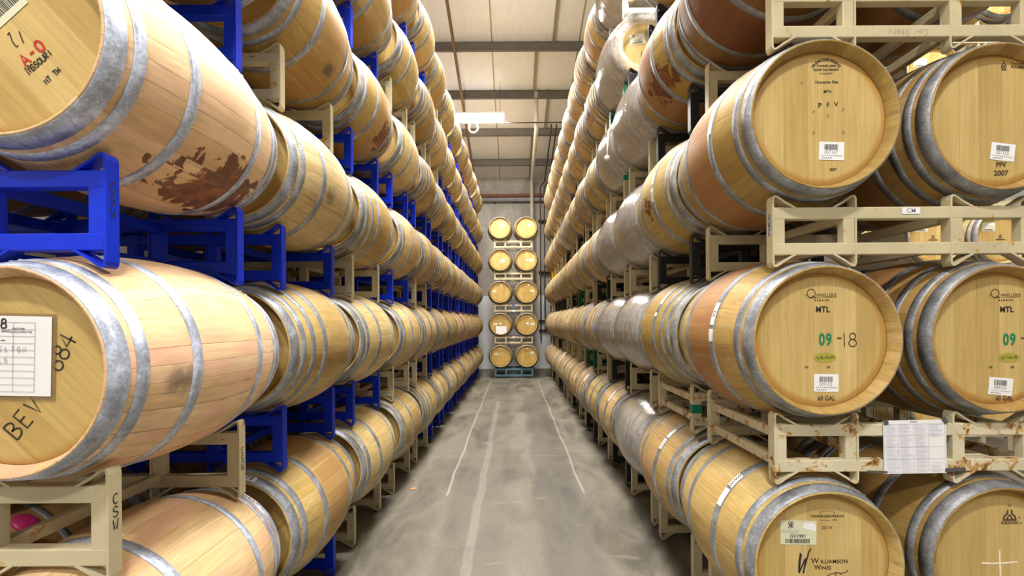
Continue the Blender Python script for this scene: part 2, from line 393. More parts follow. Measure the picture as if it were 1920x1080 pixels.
def strip(bm, path, th, y0, y1, mi=0):
    """bent flat bar: path of (x, z) thickened by th to its left and extruded from y0 to y1"""
    P = [Vector((x, z)) for x, z in path]; n = len(P); off = []
    for i in range(n):
        if i == 0: d = P[1]-P[0]
        elif i == n-1: d = P[-1]-P[-2]
        else: d = (P[i+1]-P[i]).normalized() + (P[i]-P[i-1]).normalized()
        d.normalize(); nn = Vector((-d.y, d.x)); off.append(P[i] + nn*th)
    def ring(y): return [bm.verts.new((p.x, y, p.y)) for p in P], [bm.verts.new((p.x, y, p.y)) for p in off]
    a0, b0 = ring(y0); a1, b1 = ring(y1)
    def q(*v):
        f = bm.faces.new(v); f.material_index = mi
    for i in range(n-1):
        q(a0[i], a0[i+1], a1[i+1], a1[i]); q(b0[i+1], b0[i], b1[i], b1[i+1])
        q(a0[i+1], a0[i], b0[i], b0[i+1]); q(a1[i], a1[i+1], b1[i+1], b1[i])
    q(a0[0], a1[0], b1[0], b0[0]); q(a0[-1], b0[-1], b1[-1], a1[-1])
    bmesh.ops.recalc_face_normals(bm, faces=bm.faces[:])

# ------------------------------------------------------------------ barrels
REC = 0.052               # how deep a head sits inside the chime
class Kind:
    def __init__(s, name, L, rb, rc, eight=False):
        s.name, s.L, s.rb, s.rc, s.eight = name, L, rb, rc, eight; s.cache = {}
        h = L/2
        hs = [(0.004, 0.058), (0.078, 0.112)] + ([(0.155, 0.188)] if eight else []) + [(0.262, 0.300)]
        s.hoops = [(-h+a, -h+b) for a, b in hs] + [(h-b, h-a) for a, b in hs]
    def r(s, y):
        t = abs(y)/(s.L/2); return s.rb - (s.rb - s.rc)*t**2.0
    def head_y(s): return -s.L/2 + REC
    
    def staves(s, seg):
        k = ('st', seg)
        if k not in s.cache:
            h = s.L/2; n = 22 if seg > 40 else 12; prof = []
            prof.append((s.rc-0.024, -h+REC)); prof.append((s.rc-0.007, -h+0.0015)); prof.append((s.rc-0.002, -h))
            for i in range(n+1):
                y = -h + 0.002 + (s.L-0.004)*i/n; prof.append((s.r(y), y))
            prof.append((s.rc-0.002, h)); prof.append((s.rc-0.007, h-0.0015)); prof.append((s.rc-0.024, h-REC))
            bm = bm_new(); lathe(bm, prof, seg, closed=False); bmesh.ops.recalc_face_normals(bm, faces=bm.faces[:])
            me = mesh('staves', bm, M['oak']); s.cache[k] = me
        return s.cache[k]
    def headm(s, seg):
        k = ('hd', seg)
        if k not in s.cache:
            bm = bm_new(); r = s.rc - 0.0235
            lathe(bm, [(r, 0.002), (r-0.012, -0.003), (r-0.03, -0.004)], seg, closed=False); disc(bm, r-0.03, -0.004, seg)
            bmesh.ops.remove_doubles(bm, verts=bm.verts[:], dist=1e-5)
            bmesh.ops.recalc_face_normals(bm, faces=bm.faces[:])
            s.cache[k] = mesh('head', bm, M['head'])
        return s.cache[k]
    def hoop(s, i, seg, riv=False):
        k = ('hp', i, seg, riv)
        if k not in s.cache:
            y0, y1 = s.hoops[i]; bm = bm_new(); th = 0.003
            lathe(bm, [(s.r(y0), y0), (s.r(y0)+th, y0), (s.r((y0+y1)/2)+th, (y0+y1)/2), (s.r(y1)+th, y1), (s.r(y1), y1)], seg, closed=False)
            if riv:      # overlap tongue and two rivets on the upper side
                a0 = 0.35 + 0.25*i
                for q in (0, 1):
                    a = a0 + q*0.085; y = (y0+y1)/2; r = s.r(y)+th
                    rr = bmesh.ops.create_icosphere(bm, subdivisions=2, radius=0.006)
                    bmesh.ops.scale(bm, verts=rr['verts'], vec=(1, 1, 0.5))
                    bmesh.ops.rotate(bm, verts=rr['verts'], matrix=Matrix.Rotation(a, 3, 'Y'))
                    bmesh.ops.translate(bm, verts=rr['verts'], vec=(r*math.sin(a), y, r*math.cos(a)))
            bmesh.ops.recalc_face_normals(bm, faces=bm.faces[:])
            s.cache[k] = mesh('hoop', bm, M['hoop'])
        return s.cache[k]
    def single(s, seg):
        k = ('one', seg)
        if k not in s.cache:
            bm = bm_new(); h = s.L/2; prof = [(s.rc-0.022, -h+REC), (s.rc-0.007, -h+0.0015), (s.rc-0.002, -h)]
            prof += [(s.r(-h+s.L*i/12), -h+s.L*i/12) for i in range(1, 12)]
            prof += [(s.rc-0.002, h), (s.rc-0.007, h-0.0015), (s.rc-0.022, h-REC)]
            lathe(bm, prof, seg, 0, closed=False)
            disc(bm, s.rc-0.022, -h+REC-.001, seg, 2); disc(bm, s.rc-0.022, h-REC+.001, seg, 2, front=False)
            for y0, y1 in s.hoops:
                lathe(bm, [(s.r(y0)-.001, y0), (s.r(y0)+0.003, y0), (s.r(y1)+0.003, y1), (s.r(y1)-.001, y1)], seg, 1, closed=False)
            bmesh.ops.recalc_face_normals(bm, faces=bm.faces[:])
            s.cache[k] = mesh('barrel', bm, M['oak'], M['hoop'], M['head'])
        return s.cache[k]
    def film(s):
        if 'film' not in s.cache:
            h = s.L/2; bm = bm_new(); rn = random.Random(3)
            prof = [(0.20, -h-0.003), (s.rc+0.004, -h-0.002)] + [(s.r(-h+s.L*i/24)+0.0045+0.0015*rn.random(), -h+s.L*i/24) for i in range(1, 24)] + [(s.rc+0.004, h+0.002), (0.20, h+0.003)]
            lathe(bm, prof, 64, closed=False)
            for v in bm.verts:
                a = math.atan2(v.co.x, v.co.z); k = 1 + 0.0018*math.sin(9*a + 14*v.co.y) + 0.0015*math.sin(23*a - 31*v.co.y)
                v.co.x *= k; v.co.z *= k
            bmesh.ops.recalc_face_normals(bm, faces=bm.faces[:])
            s.cache['film'] = mesh('stretch_wrap', bm, M['film'])
        return s.cache['film']

BORD6 = Kind('bordeaux', 0.95, 0.356, 0.282); BORD8 = Kind('bordeaux', 0.95, 0.356, 0.282, True)
BURG6 = Kind('burgundy', 0.872, 0.362, 0.298); BURG8 = Kind('burgundy', 0.872, 0.362, 0.298, True)

def barrel(kind, x, yfront, zc, label, group, detail=2, roll=0.0, tint=(1, 1, 1), stain=0, pink=0, splat=0, dark=0, headtint=(1, 1, 1), hooptint=(1, 1, 1), wrap=False, yaw=0.0, spill=(130, 0.1), smudge=(0, 0, 0)):
    """an oak barrel lying along the aisle; x, zc its axis, yfront the end nearer the camera"""
    def props(o, t=tint):
        o.color = (*t, 1); o['stain'] = float(stain); o['pink'] = float(pink); o['splat'] = float(splat); o['dark'] = float(dark); o['sang'] = float(R(spill[0])-roll); o['sy'] = float(spill[1]); o['mang'] = float(R(smudge[0])-roll); o['my'] = float(smudge[1]); o['smudge'] = float(smudge[2])
    yc = yfront + kind.L/2
    if detail == 0:
        o = link('wine_barrel', kind.single(40), None, (x, yc, zc), (0, roll, yaw)); props(o)
        tag(o, label, 'barrel', group)
        if wrap: link('stretch_wrap', kind.film(), o)
        return o
    seg = 72 if detail == 2 else 48
    e = bpy.data.objects.new('wine_barrel', None); C.objects.link(e); e.empty_display_size = 0.1
    e.location = (x, yc, zc-kind.rb); e.rotation_euler = (0, 0, yaw); tag(e, label, 'barrel', group)
    up = (0, 0, kind.rb)
    props(link('staves', kind.staves(seg), e, up, (0, roll, 0)))
    h = link('head', kind.headm(seg), e, (0, kind.head_y(), kind.rb), (0, roll, 0)); h.color = (*headtint, 1)
    h2 = link('head', kind.headm(seg), e, (0, -kind.head_y(), kind.rb), (0, roll, PI)); h2.color = (*headtint, 1)
    for i in range(len(kind.hoops)):
        link('hoop', kind.hoop(i, seg, detail == 2), e, up, (0, roll, 0)).color = (*hooptint, 1)
    if wrap: link('stretch_wrap', kind.film(), e, up)
    return e

# ------------------------------------------------------------------ racks
def rack_parts(h, w, bx, d, outer=False):
    """h height, bx barrel spacing, w half distance between the two straps of one cradle, d half depth between end frames"""
    th = 0.008; dep = 0.048; parts = []
    xs = [-bx/2-w, -bx/2+w, bx/2-w, bx/2+w]; sg = [1, -1, 1, -1]
    for sy in (-1, 1):
        y = sy*d; y0, y1 = y-dep/2, y+dep/2
        for x, s in zip(xs, sg):
            bm = bm_new(); box(bm, *(sorted((x + s*th, x + s*(th+0.046)))), y0+0.002, y1-0.002, 0.052, h-0.052, bevel=0.004); parts.append(('post', bm))
            bm = bm_new()
            path = [(0.100, 0.0535), (0.052, 0.0255), (0.032, 0.011), (0.020, 0.004), (0.010, 0.003), (0.003, 0.010), (0.0, 0.022)]
            path = path + [(a, h-b) for a, b in reversed(path)]
            P = [(x + s*a, b) for a, b in path]
            if s < 0: P = list(reversed(P))
            strip(bm, P, -th, y0, y1); parts.append(('cradle_strap', bm))
        for z0 in (0.053, h-0.053-0.050):
            bm = bm_new(); box(bm, xs[0]+th, xs[3]-th, y0+0.001, y1-0.003, z0, z0+0.050, bevel=0.004); parts.append(('rail', bm))
    two = (0.072, h-0.072-0.042); mid = (h*0.5-0.02,)
    for x, s, zz in ((xs[0], 1, two if outer else ()), (xs[3], -1, two if outer else ()), (xs[1], -1, mid if outer else two), (xs[2], 1, mid if outer else two)):
        for z in zz:
            bm = bm_new(); a, b = sorted((x + s*(th+0.006), x + s*(th+0.040))); box(bm, a, b, -d+dep/2-0.004, d-dep/2+0.004, z, z+0.042, bevel=0.004); parts.append(('side_beam', bm))
    return parts
RACKS = {}
def rack(spec, x, y, z, colour, label, group, detail=1, yaw=0.0):
    h, w, bx, d = spec; key = (spec, detail, colour)
    if key not in RACKS:
        parts = rack_parts(*spec, outer=(colour == 'rusty'))
        if detail == 0:
            big = bm_new()
            for n, bm in parts:
                me = bpy.data.meshes.new('tmp'); bm.to_mesh(me); bm.free(); big.from_mesh(me); bpy.data.meshes.remove(me)
            RACKS[key] = mesh('barrel_rack', big, M[colour])
        else:
            RACKS[key] = [(n, mesh(n, bm, M[colour])) for n, bm in parts]
    if detail == 0:
        o = link('barrel_rack', RACKS[key], None, (x, y, z), (0, 0, yaw)); return tag(o, label, 'rack', group)
    e = bpy.data.objects.new('barrel_rack', None); C.objects.link(e); e.empty_display_size = 0.1
    e.location = (x, y, z); e.rotation_euler = (0, 0, yaw); tag(e, label, 'rack', group)
    for n, me in RACKS[key]: link(n, me, e)
    return e
def cradle(kind, yo, w):
    """drop from a barrel's axis to the top of the straps that carry it"""
    r = kind.r(yo-0.03) + 0.0085; xt = 0.14; s = xt/r; zt = math.sqrt(r*r-xt*xt); slope = math.tan(math.asin(s))
    # strap line passes (0.052 -> 0.100 inward); match its middle
    a = 0.075; xm = w - a; rm = math.sqrt(max(r*r - xm*xm, 1e-6))
    best = -9
    for q in range(21, 100):          # the strap's outer face lies above/below by the path's own depth
        qa = q/1000.0; depth = 0.0255 + (qa-0.052)*0.583 if qa > 0.052 else 0.004 + (qa-0.020)*0.67
        xx = w - qa; best = max(best, math.sqrt(r*r-xx*xx) - depth)
    return max(best + 0.002, r - 0.0515)

# ------------------------------------------------------------------ writing helpers
def text_mesh(s, size, mat, align='CENTER', sx=1.0, bold=0.0, spacing=1.0, shear=0.0):
    cu = bpy.data.curves.new('txt', 'FONT'); cu.body = s; cu.size = size; cu.align_x = align; cu.align_y = 'CENTER'
    cu.space_character = spacing; cu.shear = shear; cu.offset = bold; cu.resolution_u = 3
    o = bpy.data.objects.new('txt', cu); C.objects.link(o)
    dg = bpy.context.evaluated_depsgraph_get(); me = bpy.data.meshes.new_from_object(o.evaluated_get(dg))
    bpy.data.objects.remove(o); bpy.data.curves.remove(cu)
    for v in me.vertices: v.co.x *= sx
    me.materials.clear(); me.materials.append(mat); return me
def bend(me, rad):
    """curve a line of text upward along an arch of radius rad"""
    for v in me.vertices:
        a = v.co.x/rad; rr = rad + v.co.y; v.co.x = rr*math.sin(a); v.co.y = rr*math.cos(a)-rad
    return me
def ribbon_bm(bm, strokes, wd):
    for k, st in enumerate(strokes):
        P = [Vector(p) for p in st]; n = len(P); L = []; Rr = []
        zz = k*0.0001
        for i in range(n):
            d = (P[min(i+1, n-1)] - P[max(i-1, 0)]); d = d.normalized() if d.length > 0 else Vector((1, 0)); nn = Vector((-d.y, d.x))
            L.append(bm.verts.new((*(P[i]+nn*wd/2), zz))); Rr.append(bm.verts.new((*(P[i]-nn*wd/2), zz)))
        for i in range(n-1): bm.faces.new((L[i], Rr[i], Rr[i+1], L[i+1]))
def arc(cx, cy, rx, ry, a0, a1, n=12): return [(cx + rx*math.cos(R(a0+(a1-a0)*i/n)), cy + ry*math.sin(R(a0+(a1-a0)*i/n))) for i in range(n+1)]
GLY = {   # hand printed capitals in a unit box 0.6 wide, 1 high
    'C': [arc(.35, .5, .3, .48, 45, 315)], 'S': [arc(.3, .74, .26, .24, 20, 270) + arc(.3, .26, .28, .25, 90, -160)],
    'W': [[(0, 1), (.15, 0), (.3, .7), (.45, 0), (.6, 1)]], 'B': [[(0, 0), (0, 1)], [(0, 1)] + arc(.15, .76, .35, .24, 90, -90) + arc(.15, .26, .42, .26, 90, -90) + [(0, 0)]],
    'E': [[(.5, 1), (0, 1), (0, 0), (.5, 0)], [(0, .52), (.4, .52)]], 'V': [[(0, 1), (.28, 0), (.58, 1)]],
    '6': [[(.5, 1)] + arc(.5, .45, .5, .55, 110, 180, 6) + arc(.28, .27, .27, .27, 180, 540, 14)], '8': [arc(.3, .75, .22, .23, -90, 270, 16), arc(.3, .26, .28, .26, 90, 450, 16)],
    '4': [[(.45, 0), (.45, 1), (0, .35), (.65, .35)]], '1': [[(.2, 1), (.22, 0)]], 'A': [[(0, 0), (.28, 1), (.56, 0)], [(.1, .35), (.46, .35)]],
    'O': [arc(.3, .5, .28, .48, 90, 450, 18)], '-': [[(.1, .5), (.5, .5)]], 'H': [[(0, 0), (0, 1)], [(.5, 0), (.5, 1)], [(0, .5), (.5, .5)]],
    'L': [[(0, 1), (0, 0), (.45, 0)]], 'T': [[(0, 1), (.6, 1)], [(.3, 1), (.3, 0)]], 'N': [[(0, 0), (0, 1), (.5, 0), (.5, 1)]], 'I': [[(.3, 1), (.3, 0)]],
    'M': [[(0, 0), (.08, 1), (.3, .3), (.52, 1), (.6, 0)]], 'U': [[(0, 1)] + arc(.28, .3, .28, .3, 180, 360) + [(.56, 1)]], 'R': [[(0, 0), (0, 1)] + arc(.2, .76, .3, .24, 90, -90) + [(.1, .52), (.5, 0)]],
    'D': [[(0, 0), (0, 1)] + arc(.1, .5, .45, .5, 90, -90) + [(0, 0)]], ' ': [], '2': [arc(.3, .72, .27, .27, 160, -30, 8) + [(0, 0), (.58, 0)]],
    'w': [[(0, .6), (.15, 0), (.3, .45), (.45, 0), (.6, .6)]], 'o': [arc(.3, .3, .25, .3, 90, 450, 12)], 't': [[(.3, .9), (.3, 0)], [(.1, .6), (.5, .6)]],
    'a': [arc(.28, .3, .25, .3, 60, 420, 12), [(.5, .6), (.52, 0)]], 'r': [[(.1, .6), (.1, 0)], arc(.35, .3, .25, .3, 170, 60, 5)], 's': [arc(.3, .44, .18, .15, 20, 270, 8) + arc(.3, .15, .2, .15, 90, -160, 8)], 'z': [[(.05, .6), (.5, .6), (.05, 0), (.5, 0)]],
}
def hand_mesh(s, size, mat, wd=0.004, step=0.78, vertical=False):
    bm = bm_new(); strokes = []; n = len(s)
    for i, ch in enumerate(s):
        for st in GLY[ch]:
            if vertical: strokes.append([((px-.3)*size, (py-.5 - (i-(n-1)/2)*1.25)*size) for px, py in st])
            else: strokes.append([((px-.3 + (i-(n-1)/2)*step)*size, (py-.5)*size) for px, py in st])
    ribbon_bm(bm, strokes, wd); return mesh('handwriting', bm, mat)
def quad_mesh(w_, h_, mat, z=0.0):
    bm = bm_new(); box(bm, -w_/2, w_/2, -h_/2, h_/2, z-0.0006, z); return mesh('sheet', bm, mat)
def bars_mesh(w_, h_, mat, n=24, seed=1):
    rn = random.Random(seed); bm = bm_new(); x = -w_/2; u = w_/(n*2.35)
    while x < w_/2:
        b = u*rn.choice((1, 1, 1.6, 2.2)); x1 = min(x+b, w_/2)
        vs = [bm.verts.new(p) for p in ((x, -h_/2, 0), (x1, -h_/2, 0), (x1, h_/2, 0), (x, h_/2, 0))]; bm.faces.new(vs)
        x = x1 + u*rn.choice((0.8, 1, 1.6))
    return mesh('barcode', bm, mat)
def lines_mesh(segs, wd, mat):
    bm = bm_new(); ribbon_bm(bm, segs, wd); return mesh('ruled_lines', bm, mat)

# a mark on a barrel head: dx right, dz up from the head's centre, tilt counter-clockwise in degrees
def on_head(b, kind, me, dx, dz, name, tilt=0.0, lift=0.0012, label=None):
    o = link(name, me, b, (dx, kind.head_y()-0.004-lift, kind.rb+dz), (PI/2, -R(tilt), 0))
    if label: o['label'] = label
    return o
def sub(o, me, name, x=0, y=0, lift=0.0006, rot=0.0):
    return link(name, me, o, (x, y, lift), (0, 0, R(rot)))
def barcode_sticker(b, kind, dx, dz, number, tilt=0.0, k=1.0):
    s = on_head(b, kind, quad_mesh(0.100*k, 0.072*k, M['paper']), dx, dz, 'barcode_sticker', tilt, 0.0018, 'white barcode sticker')
    sub(s, bars_mesh(0.054*k, 0.022*k, M['ink'], 20, hash(number) % 97 if False else int(number[-3:])), 'barcode', -0.002*k, 0.015*k)
    sub(s, text_mesh(number, 0.021*k, M['grey_ink'], sx=0.85), 'sticker_lettering', -0.002*k, -0.006*k)
    segs = []
    for i in range(11): segs.append([(-0.042*k+i*0.0078*k, -0.0185*k), (-0.037*k+i*0.0078*k, -0.0185*k)])
    for i in range(5): segs.append([(-0.040*k+i*0.0085*k, -0.0275*k), (-0.034*k+i*0.0085*k, -0.0275*k)])
    sub(s, lines_mesh(segs, 0.0028*k, M['grey_ink']), 'small_print')
    return s
def winery_sticker(b, kind, dx, dz, number='GV1991', tilt=0.0, k=1.0, simple=False):
    s = on_head(b, kind, quad_mesh(0.147*k, 0.098*k, M['cream_paper']), dx, dz, 'winery_sticker', tilt, 0.0018, 'cream winery sticker with a barcode')
    sub(s, bars_mesh(0.10*k, 0.018*k, M['ink'], 30, 5), 'barcode', -0.004*k, -0.034*k)
    if simple:
        sub(s, quad_mesh(0.07*k, 0.022*k, M['paper']), 'white_label', 0.03*k, 0.028*k); return s
    sub(s, text_mesh(number, 0.020*k, M['ink'], bold=0.0003), 'sticker_lettering', -0.002*k, -0.015*k)
    st = []
    for q in (-1, 1):
        st += [[(q*0.002, 0.0), (q*0.002, 0.026)], [(q*0.002, 0.026)] + [(q*a, c) for a, c in arc(0.004, 0.020, 0.007, 0.006, 90, -90, 8)] + [(q*0.004, 0.013), (q*0.011, 0.0)]]
    bm = bm_new(); ribbon_bm(bm, [[(a*k, c*k) for a, c in z] for z in st], 0.0026*k); sub(s, mesh('monogram', bm, M['ink']), 'monogram', -0.032*k, 0.018*k)
    sub(s, text_mesh('Rack & Riddle', 0.010*k, M['grey_ink'], spacing=1.25), 'sticker_lettering', -0.035*k, 0.008*k)
    segs = [[(-0.068*k+i*0.0075*k, 0.0), (-0.063*k+i*0.0075*k, 0.0)] for i in range(9)]
    sub(s, lines_mesh(segs, 0.0018*k, M['grey_ink']), 'small_print')
    bm = bm_new(); vs = [bm.verts.new((a*k, c*k, 0)) for a, c in ((0.017, 0.018), (0.020, 0.036), (0.024, 0.040), (0.062, 0.040), (0.070, 0.032), (0.0715, 0.006))]; bm.faces.new(vs)
    sub(s, mesh('white_label', bm, M['paper']), 'white_label')
    return s
def hoop_sticker(b, kind, y, a0, a1, w_=0.036, name='hoop_sticker', txt=None, txt_mat='ink', size=0.024, lift=0.0045, bmat='paper', flip=False):
    """a paper label wrapped on a hoop between angles a0 and a1 (from straight up, degrees; + is +X)"""
    bm = bm_new(); n = 8; rows = []
    for i in range(n+1):
        a = R(a0 + (a1-a0)*i/n); row = []
        for yy in (y-w_/2, y+w_/2):
            r = kind.r(yy) + lift; row.append(bm.verts.new((r*math.sin(a), yy, r*math.cos(a))))
        rows.append(row)
    for p, q in zip(rows, rows[1:]): bm.faces.new((p[0], q[0], q[1], p[1]))
    bmesh.ops.recalc_face_normals(bm, faces=bm.faces[:])
    o = link(name, mesh(name, bm, M[bmat]), b, (0, 0, kind.rb))
    if txt:
        am = R((a0+a1)/2); r = kind.r(y) + lift + 0.001; me = text_mesh(txt, size, M[txt_mat], bold=0.0002)
        # text runs around the hoop: x along increasing angle, y along -Y or +Y
        for v in me.vertices:
            tx = -v.co.x if flip else v.co.x; ty = -v.co.y if flip else v.co.y
            a = am + tx/r; rr = kind.r(y+ty) + lift + 0.001; v.co = Vector((rr*math.sin(a), y + ty, rr*math.cos(a)))
        link('sticker_lettering', me, o)
    return o

# ------------------------------------------------------------------ room shell
WALL_Y = 16.7
def ceil_z(y): return 6.76 + 0.235*(15.5-y)
bm = bm_new(); box(bm, -3.3, 10.3, -12, WALL_Y+0.3, -0.2, 0.0); struct('floor', mesh('floor', bm, M['floor']))
bm = bm_new(); box(bm, -3.0, 10, WALL_Y, WALL_Y+0.3, 0, 7.2); struct('wall_far', mesh('wall_far', bm, M['wall']))
for nm, x0, x1 in (('wall_left_blocker', -3.3, -3.0), ('wall_right', 10, 10.3)):  # left wall added close behind the row to keep the rack gaps dark
    bm = bm_new(); box(bm, x0, x1, -12, WALL_Y+0.3, 0, 13.4); struct(nm, mesh(nm, bm, M['sidewall']))
bm = bm_new()
q = [(-3.3, -12, ceil_z(-12)), (10.3, -12, ceil_z(-12)), (10.3, WALL_Y+0.3, ceil_z(WALL_Y+0.3)), (-3.3, WALL_Y+0.3, ceil_z(WALL_Y+0.3))]
lo = [bm.verts.new(p) for p in q]; hi = [bm.verts.new((a, b_, c+0.25)) for a, b_, c in q]
bm.faces.new(list(reversed(lo))); bm.faces.new(hi)
for i in range(4): bm.faces.new((lo[i], lo[(i+1) % 4], hi[(i+1) % 4], hi[i]))
bmesh.ops.recalc_face_normals(bm, faces=bm.faces[:]); struct('ceiling', mesh('ceiling', bm, M['ceil']))
nt = 0
for i in range(10):                      # Z purlins every 1.53 m under the sloping roof
    y = 15.5 - 1.535*i; z1 = ceil_z(y) - 0.003; z0 = z1 - 0.236; nt += 1
    bm = bm_new(); box(bm, -2.98, 9.98, y-0.004, y+0.004, z0, z1-0.02, bevel=0.0)
    box(bm, -2.98, 9.98, y-0.07, y+0.004, z0-0.006, z0); box(bm, -2.98, 9.98, y-0.004, y+0.07, z1-0.030, z1-0.024)
    struct('trim_%d' % nt, mesh('purlin', bm, M['steel']))
def seam(x, y0, y1, wd, mat, th=0.03):
    global nt; nt += 1; bm = bm_new(); v = []
    for y in (y0, y1):
        z = ceil_z(y)
        v.append([bm.verts.new(p) for p in ((x-wd/2, y, z), (x+wd/2, y, z), (x+wd/2, y, z-th), (x-wd/2, y, z-th))])
    for k in range(4): bm.faces.new((v[0][k], v[0][(k+1) % 4], v[1][(k+1) % 4], v[1][k]))
    bm.faces.new(v[0]); bm.faces.new(list(reversed(v[1]))); bmesh.ops.recalc_face_normals(bm, faces=bm.faces[:])
    struct('trim_%d' % nt, mesh('seam', bm, M[mat]))
for i, (y0, y1, thick, thin) in enumerate(((9.37, 10.9, .93, (-.44, 1.50)), (10.9, 12.43, .555, (-.445, 1.5)), (12.43, 13.97, .93, (-.44, 1.5)), (13.97, 15.5, .58, (-.43,)), (15.5, 16.7, .58, (-.43,)))):
    seam(thick, y0, y1, 0.06, 'batten', 0.05)
    for x in thin: seam(x, y0, y1, 0.03, 'batten2', 0.008)

# ------------------------------------------------------------------ lamps
def lamp(x, y, label, watts=LAMP_W, cord=False, seen=True):
    z = 6.66 if cord else 7.4
    e = bpy.data.objects.new('strip_light', None); C.objects.link(e); e.location = (x, y, z)
    tag(e, label, 'light', 'strip lights over the aisle')
    bm = bm_new(); box(bm, -0.61, 0.61, -0.22, 0.22, 0.035, 0.075, bevel=0.008); link('housing', mesh('housing', bm, M['lamp_white']), e)
    for yy in (-0.165, -0.055, 0.055, 0.165):
        bm = bm_new(); tube(bm, [(-0.59, yy, 0.012), (0.59, yy, 0.012)], 0.018, 10); link('tube', mesh('tube', bm, M['tube']), e)
    for xx in (-0.38, 0.5):
        bm = bm_new(); top = ceil_z(y)-z
        tube(bm, [(xx, -0.02, 0.07), (xx, -0.12, top-0.03)], 0.004, 6); tube(bm, [(xx, 0.02, 0.07), (xx, 0.12, top-0.06)], 0.004, 6); link('hanger_chain', mesh('hanger', bm, M['conduit']), e)
    if cord:
        bm = bm_new(); P = [(-0.15, -0.235, 0.05), (-0.15, -0.235, 0.0)]
        for a in range(0, 361, 20):
            u = R(a); P.append((-0.15 + 0.13*math.sin(u)*(0.35+0.65*math.sin(u/2)), -0.235, -0.14 - 0.15*(1-math.cos(u))))
        tube(bm, P, 0.017, 8); link('power_cord', mesh('cord', bm, M['cordm']), e)
    L = bpy.data.lights.new('strip_light_glow', 'AREA'); L.shape = 'RECTANGLE'; L.size = 1.15; L.size_y = 0.40; L.energy = watts; L.color = (1.0, 0.96, 0.90)
    lo_ = bpy.data.objects.new('strip_light_glow', L); C.objects.link(lo_); lo_.parent = e; lo_.location = (0, 0, -0.02)
    U = bpy.data.lights.new('ceiling_fill_light', 'AREA'); U.shape = 'RECTANGLE'; U.size = 1.15; U.size_y = 0.3; U.energy = watts*(0.008 if cord else 0.16); U.color = L.color  # added upward fill that brightens the ceiling; the housing itself is closed
    uo = bpy.data.objects.new('ceiling_fill_light', U); C.objects.link(uo); uo.parent = e; uo.location = (0, 0, 0.09); uo.rotation_euler = (PI, 0, 0)
    return e
lamp(-0.80, 12.2, 'glowing white strip light hanging on chains above the aisle with a looped cord', cord=True)
for (x, y) in ((0, 7.6), (0, 2.6), (0, -1.8), (3.9, 3.4), (0, -6.0)):
    L = lamp(x, y, 'white strip light hanging high out of view above the barrels')

# ------------------------------------------------------------------ pipes
def pipe(name, pts, r, mat, label, cat='pipe', seg=12):
    bm = bm_new(); tube(bm, pts, r, seg); return tag(link(name, mesh(name, bm, M[mat])), label, cat)
pipe('sprinkler_pipe', [(-1.25, 16.66, 6.02)] + [(-1.25, y, ceil_z(y)-0.335) for y in (16.6, 14, 10, 6)], 0.033, 'pipe', 'thin rust-brown sprinkler pipe running along under the sloping roof')
pipe('wall_pipe', [(-2.95, 16.56, 5.72), (9.9, 16.56, 5.72)], 0.075, 'greypipe', 'grey horizontal pipe crossing high on the concrete end wall')
bm = bm_new(); box(bm, -2.95, 9.9, 16.50, 16.69, 5.805, 5.90); tag(link('steel_channel', mesh('channel', bm, M['redbrown'])), 'red-brown steel channel on the end wall just above the grey pipe', 'channel')
pipe('drain_pipe', [(0.64, 16.42, 0.0), (0.64, 16.42, 6.25), (0.64, 16.34, 6.36), (0.62, 12.62, 6.50), (0.62, 12.50, 6.53), (0.61, 12.45, 6.62), (0.61, 12.45, ceil_z(12.45)-0.03)], 0.055, 'whitepipe', 'pale drain pipe dropping down the end wall and bending along the roof')
for i, (xw, xr) in enumerate(((0.92, 1.09), (1.06, 1.09+0.14))):
    pipe('conduit', [(xw, 16.45, 0.95 if i == 0 else 1.25), (xw, 16.45, 6.1), (xr-0.02, 16.42, 6.3), (xr-0.02, 13.5, 6.86), (xr-0.02, 13.42, 7.0)], 0.022, 'conduit',
         ('thin dark conduit on the end wall, the one nearer the pale pipe' if i == 0 else 'thin dark conduit on the end wall, the one nearer the cream-racked row'), 'conduit', 8)
pipe('conduit', [(-1.6, 12.32, 6.60), (2.4, 12.32, 6.60)], 0.016, 'conduit', 'thin dark conduit running level from behind the strip light across the aisle', 'conduit', 8)
for z in (5.0, 3.28, 1.62, 1.30):
    bm = bm_new(); box(bm, 0.86, 1.26, 16.475, 16.70, z-0.03, z+0.03, bevel=0.004)
    tag(link('wall_bracket', mesh('bracket', bm, M['conduit'])), '%s black bracket clamping the two dark conduits to the end wall' % {5.0: 'topmost', 3.28: 'second highest', 1.62: 'third highest', 1.30: 'lowest'}[z], 'bracket', 'brackets on the end wall conduits')
bm = bm_new(); box(bm, -0.03, 0.03, -0.02, 0.02, 0, 0.006); tag(link('wood_chip', mesh('chip', bm, M['chip']), None, (-0.98, 4.75, 0.001), (0, 0, 0.4)), 'small orange chip lying on the bare floor beside the blue-racked row', 'chip')

# ------------------------------------------------------------------ rows of barrels
ORD = ['first', 'second', 'third', 'fourth', 'fifth', 'sixth', 'seventh', 'eighth', 'ninth', 'tenth', 'eleventh', 'twelfth', 'thirteenth', 'fourteenth', 'fifteenth']
TIER = ['bottom', 'second', 'third', 'fourth', 'fifth', 'top']
def in_view(x, y0, y1, z, r, margin=70):
    us, vs = [], []
    for y in (y0, y1):
        if y < 0.2: y = 0.2
        for dx in (-r, r):
            for dz in (-r, r): us.append(963 + (x+dx)*F/y); vs.append(602 - (z+dz-H)*F/y)
    return max(us) > -margin and min(us) < 1920+margin and max(vs) > -margin and min(vs) < 1080+margin

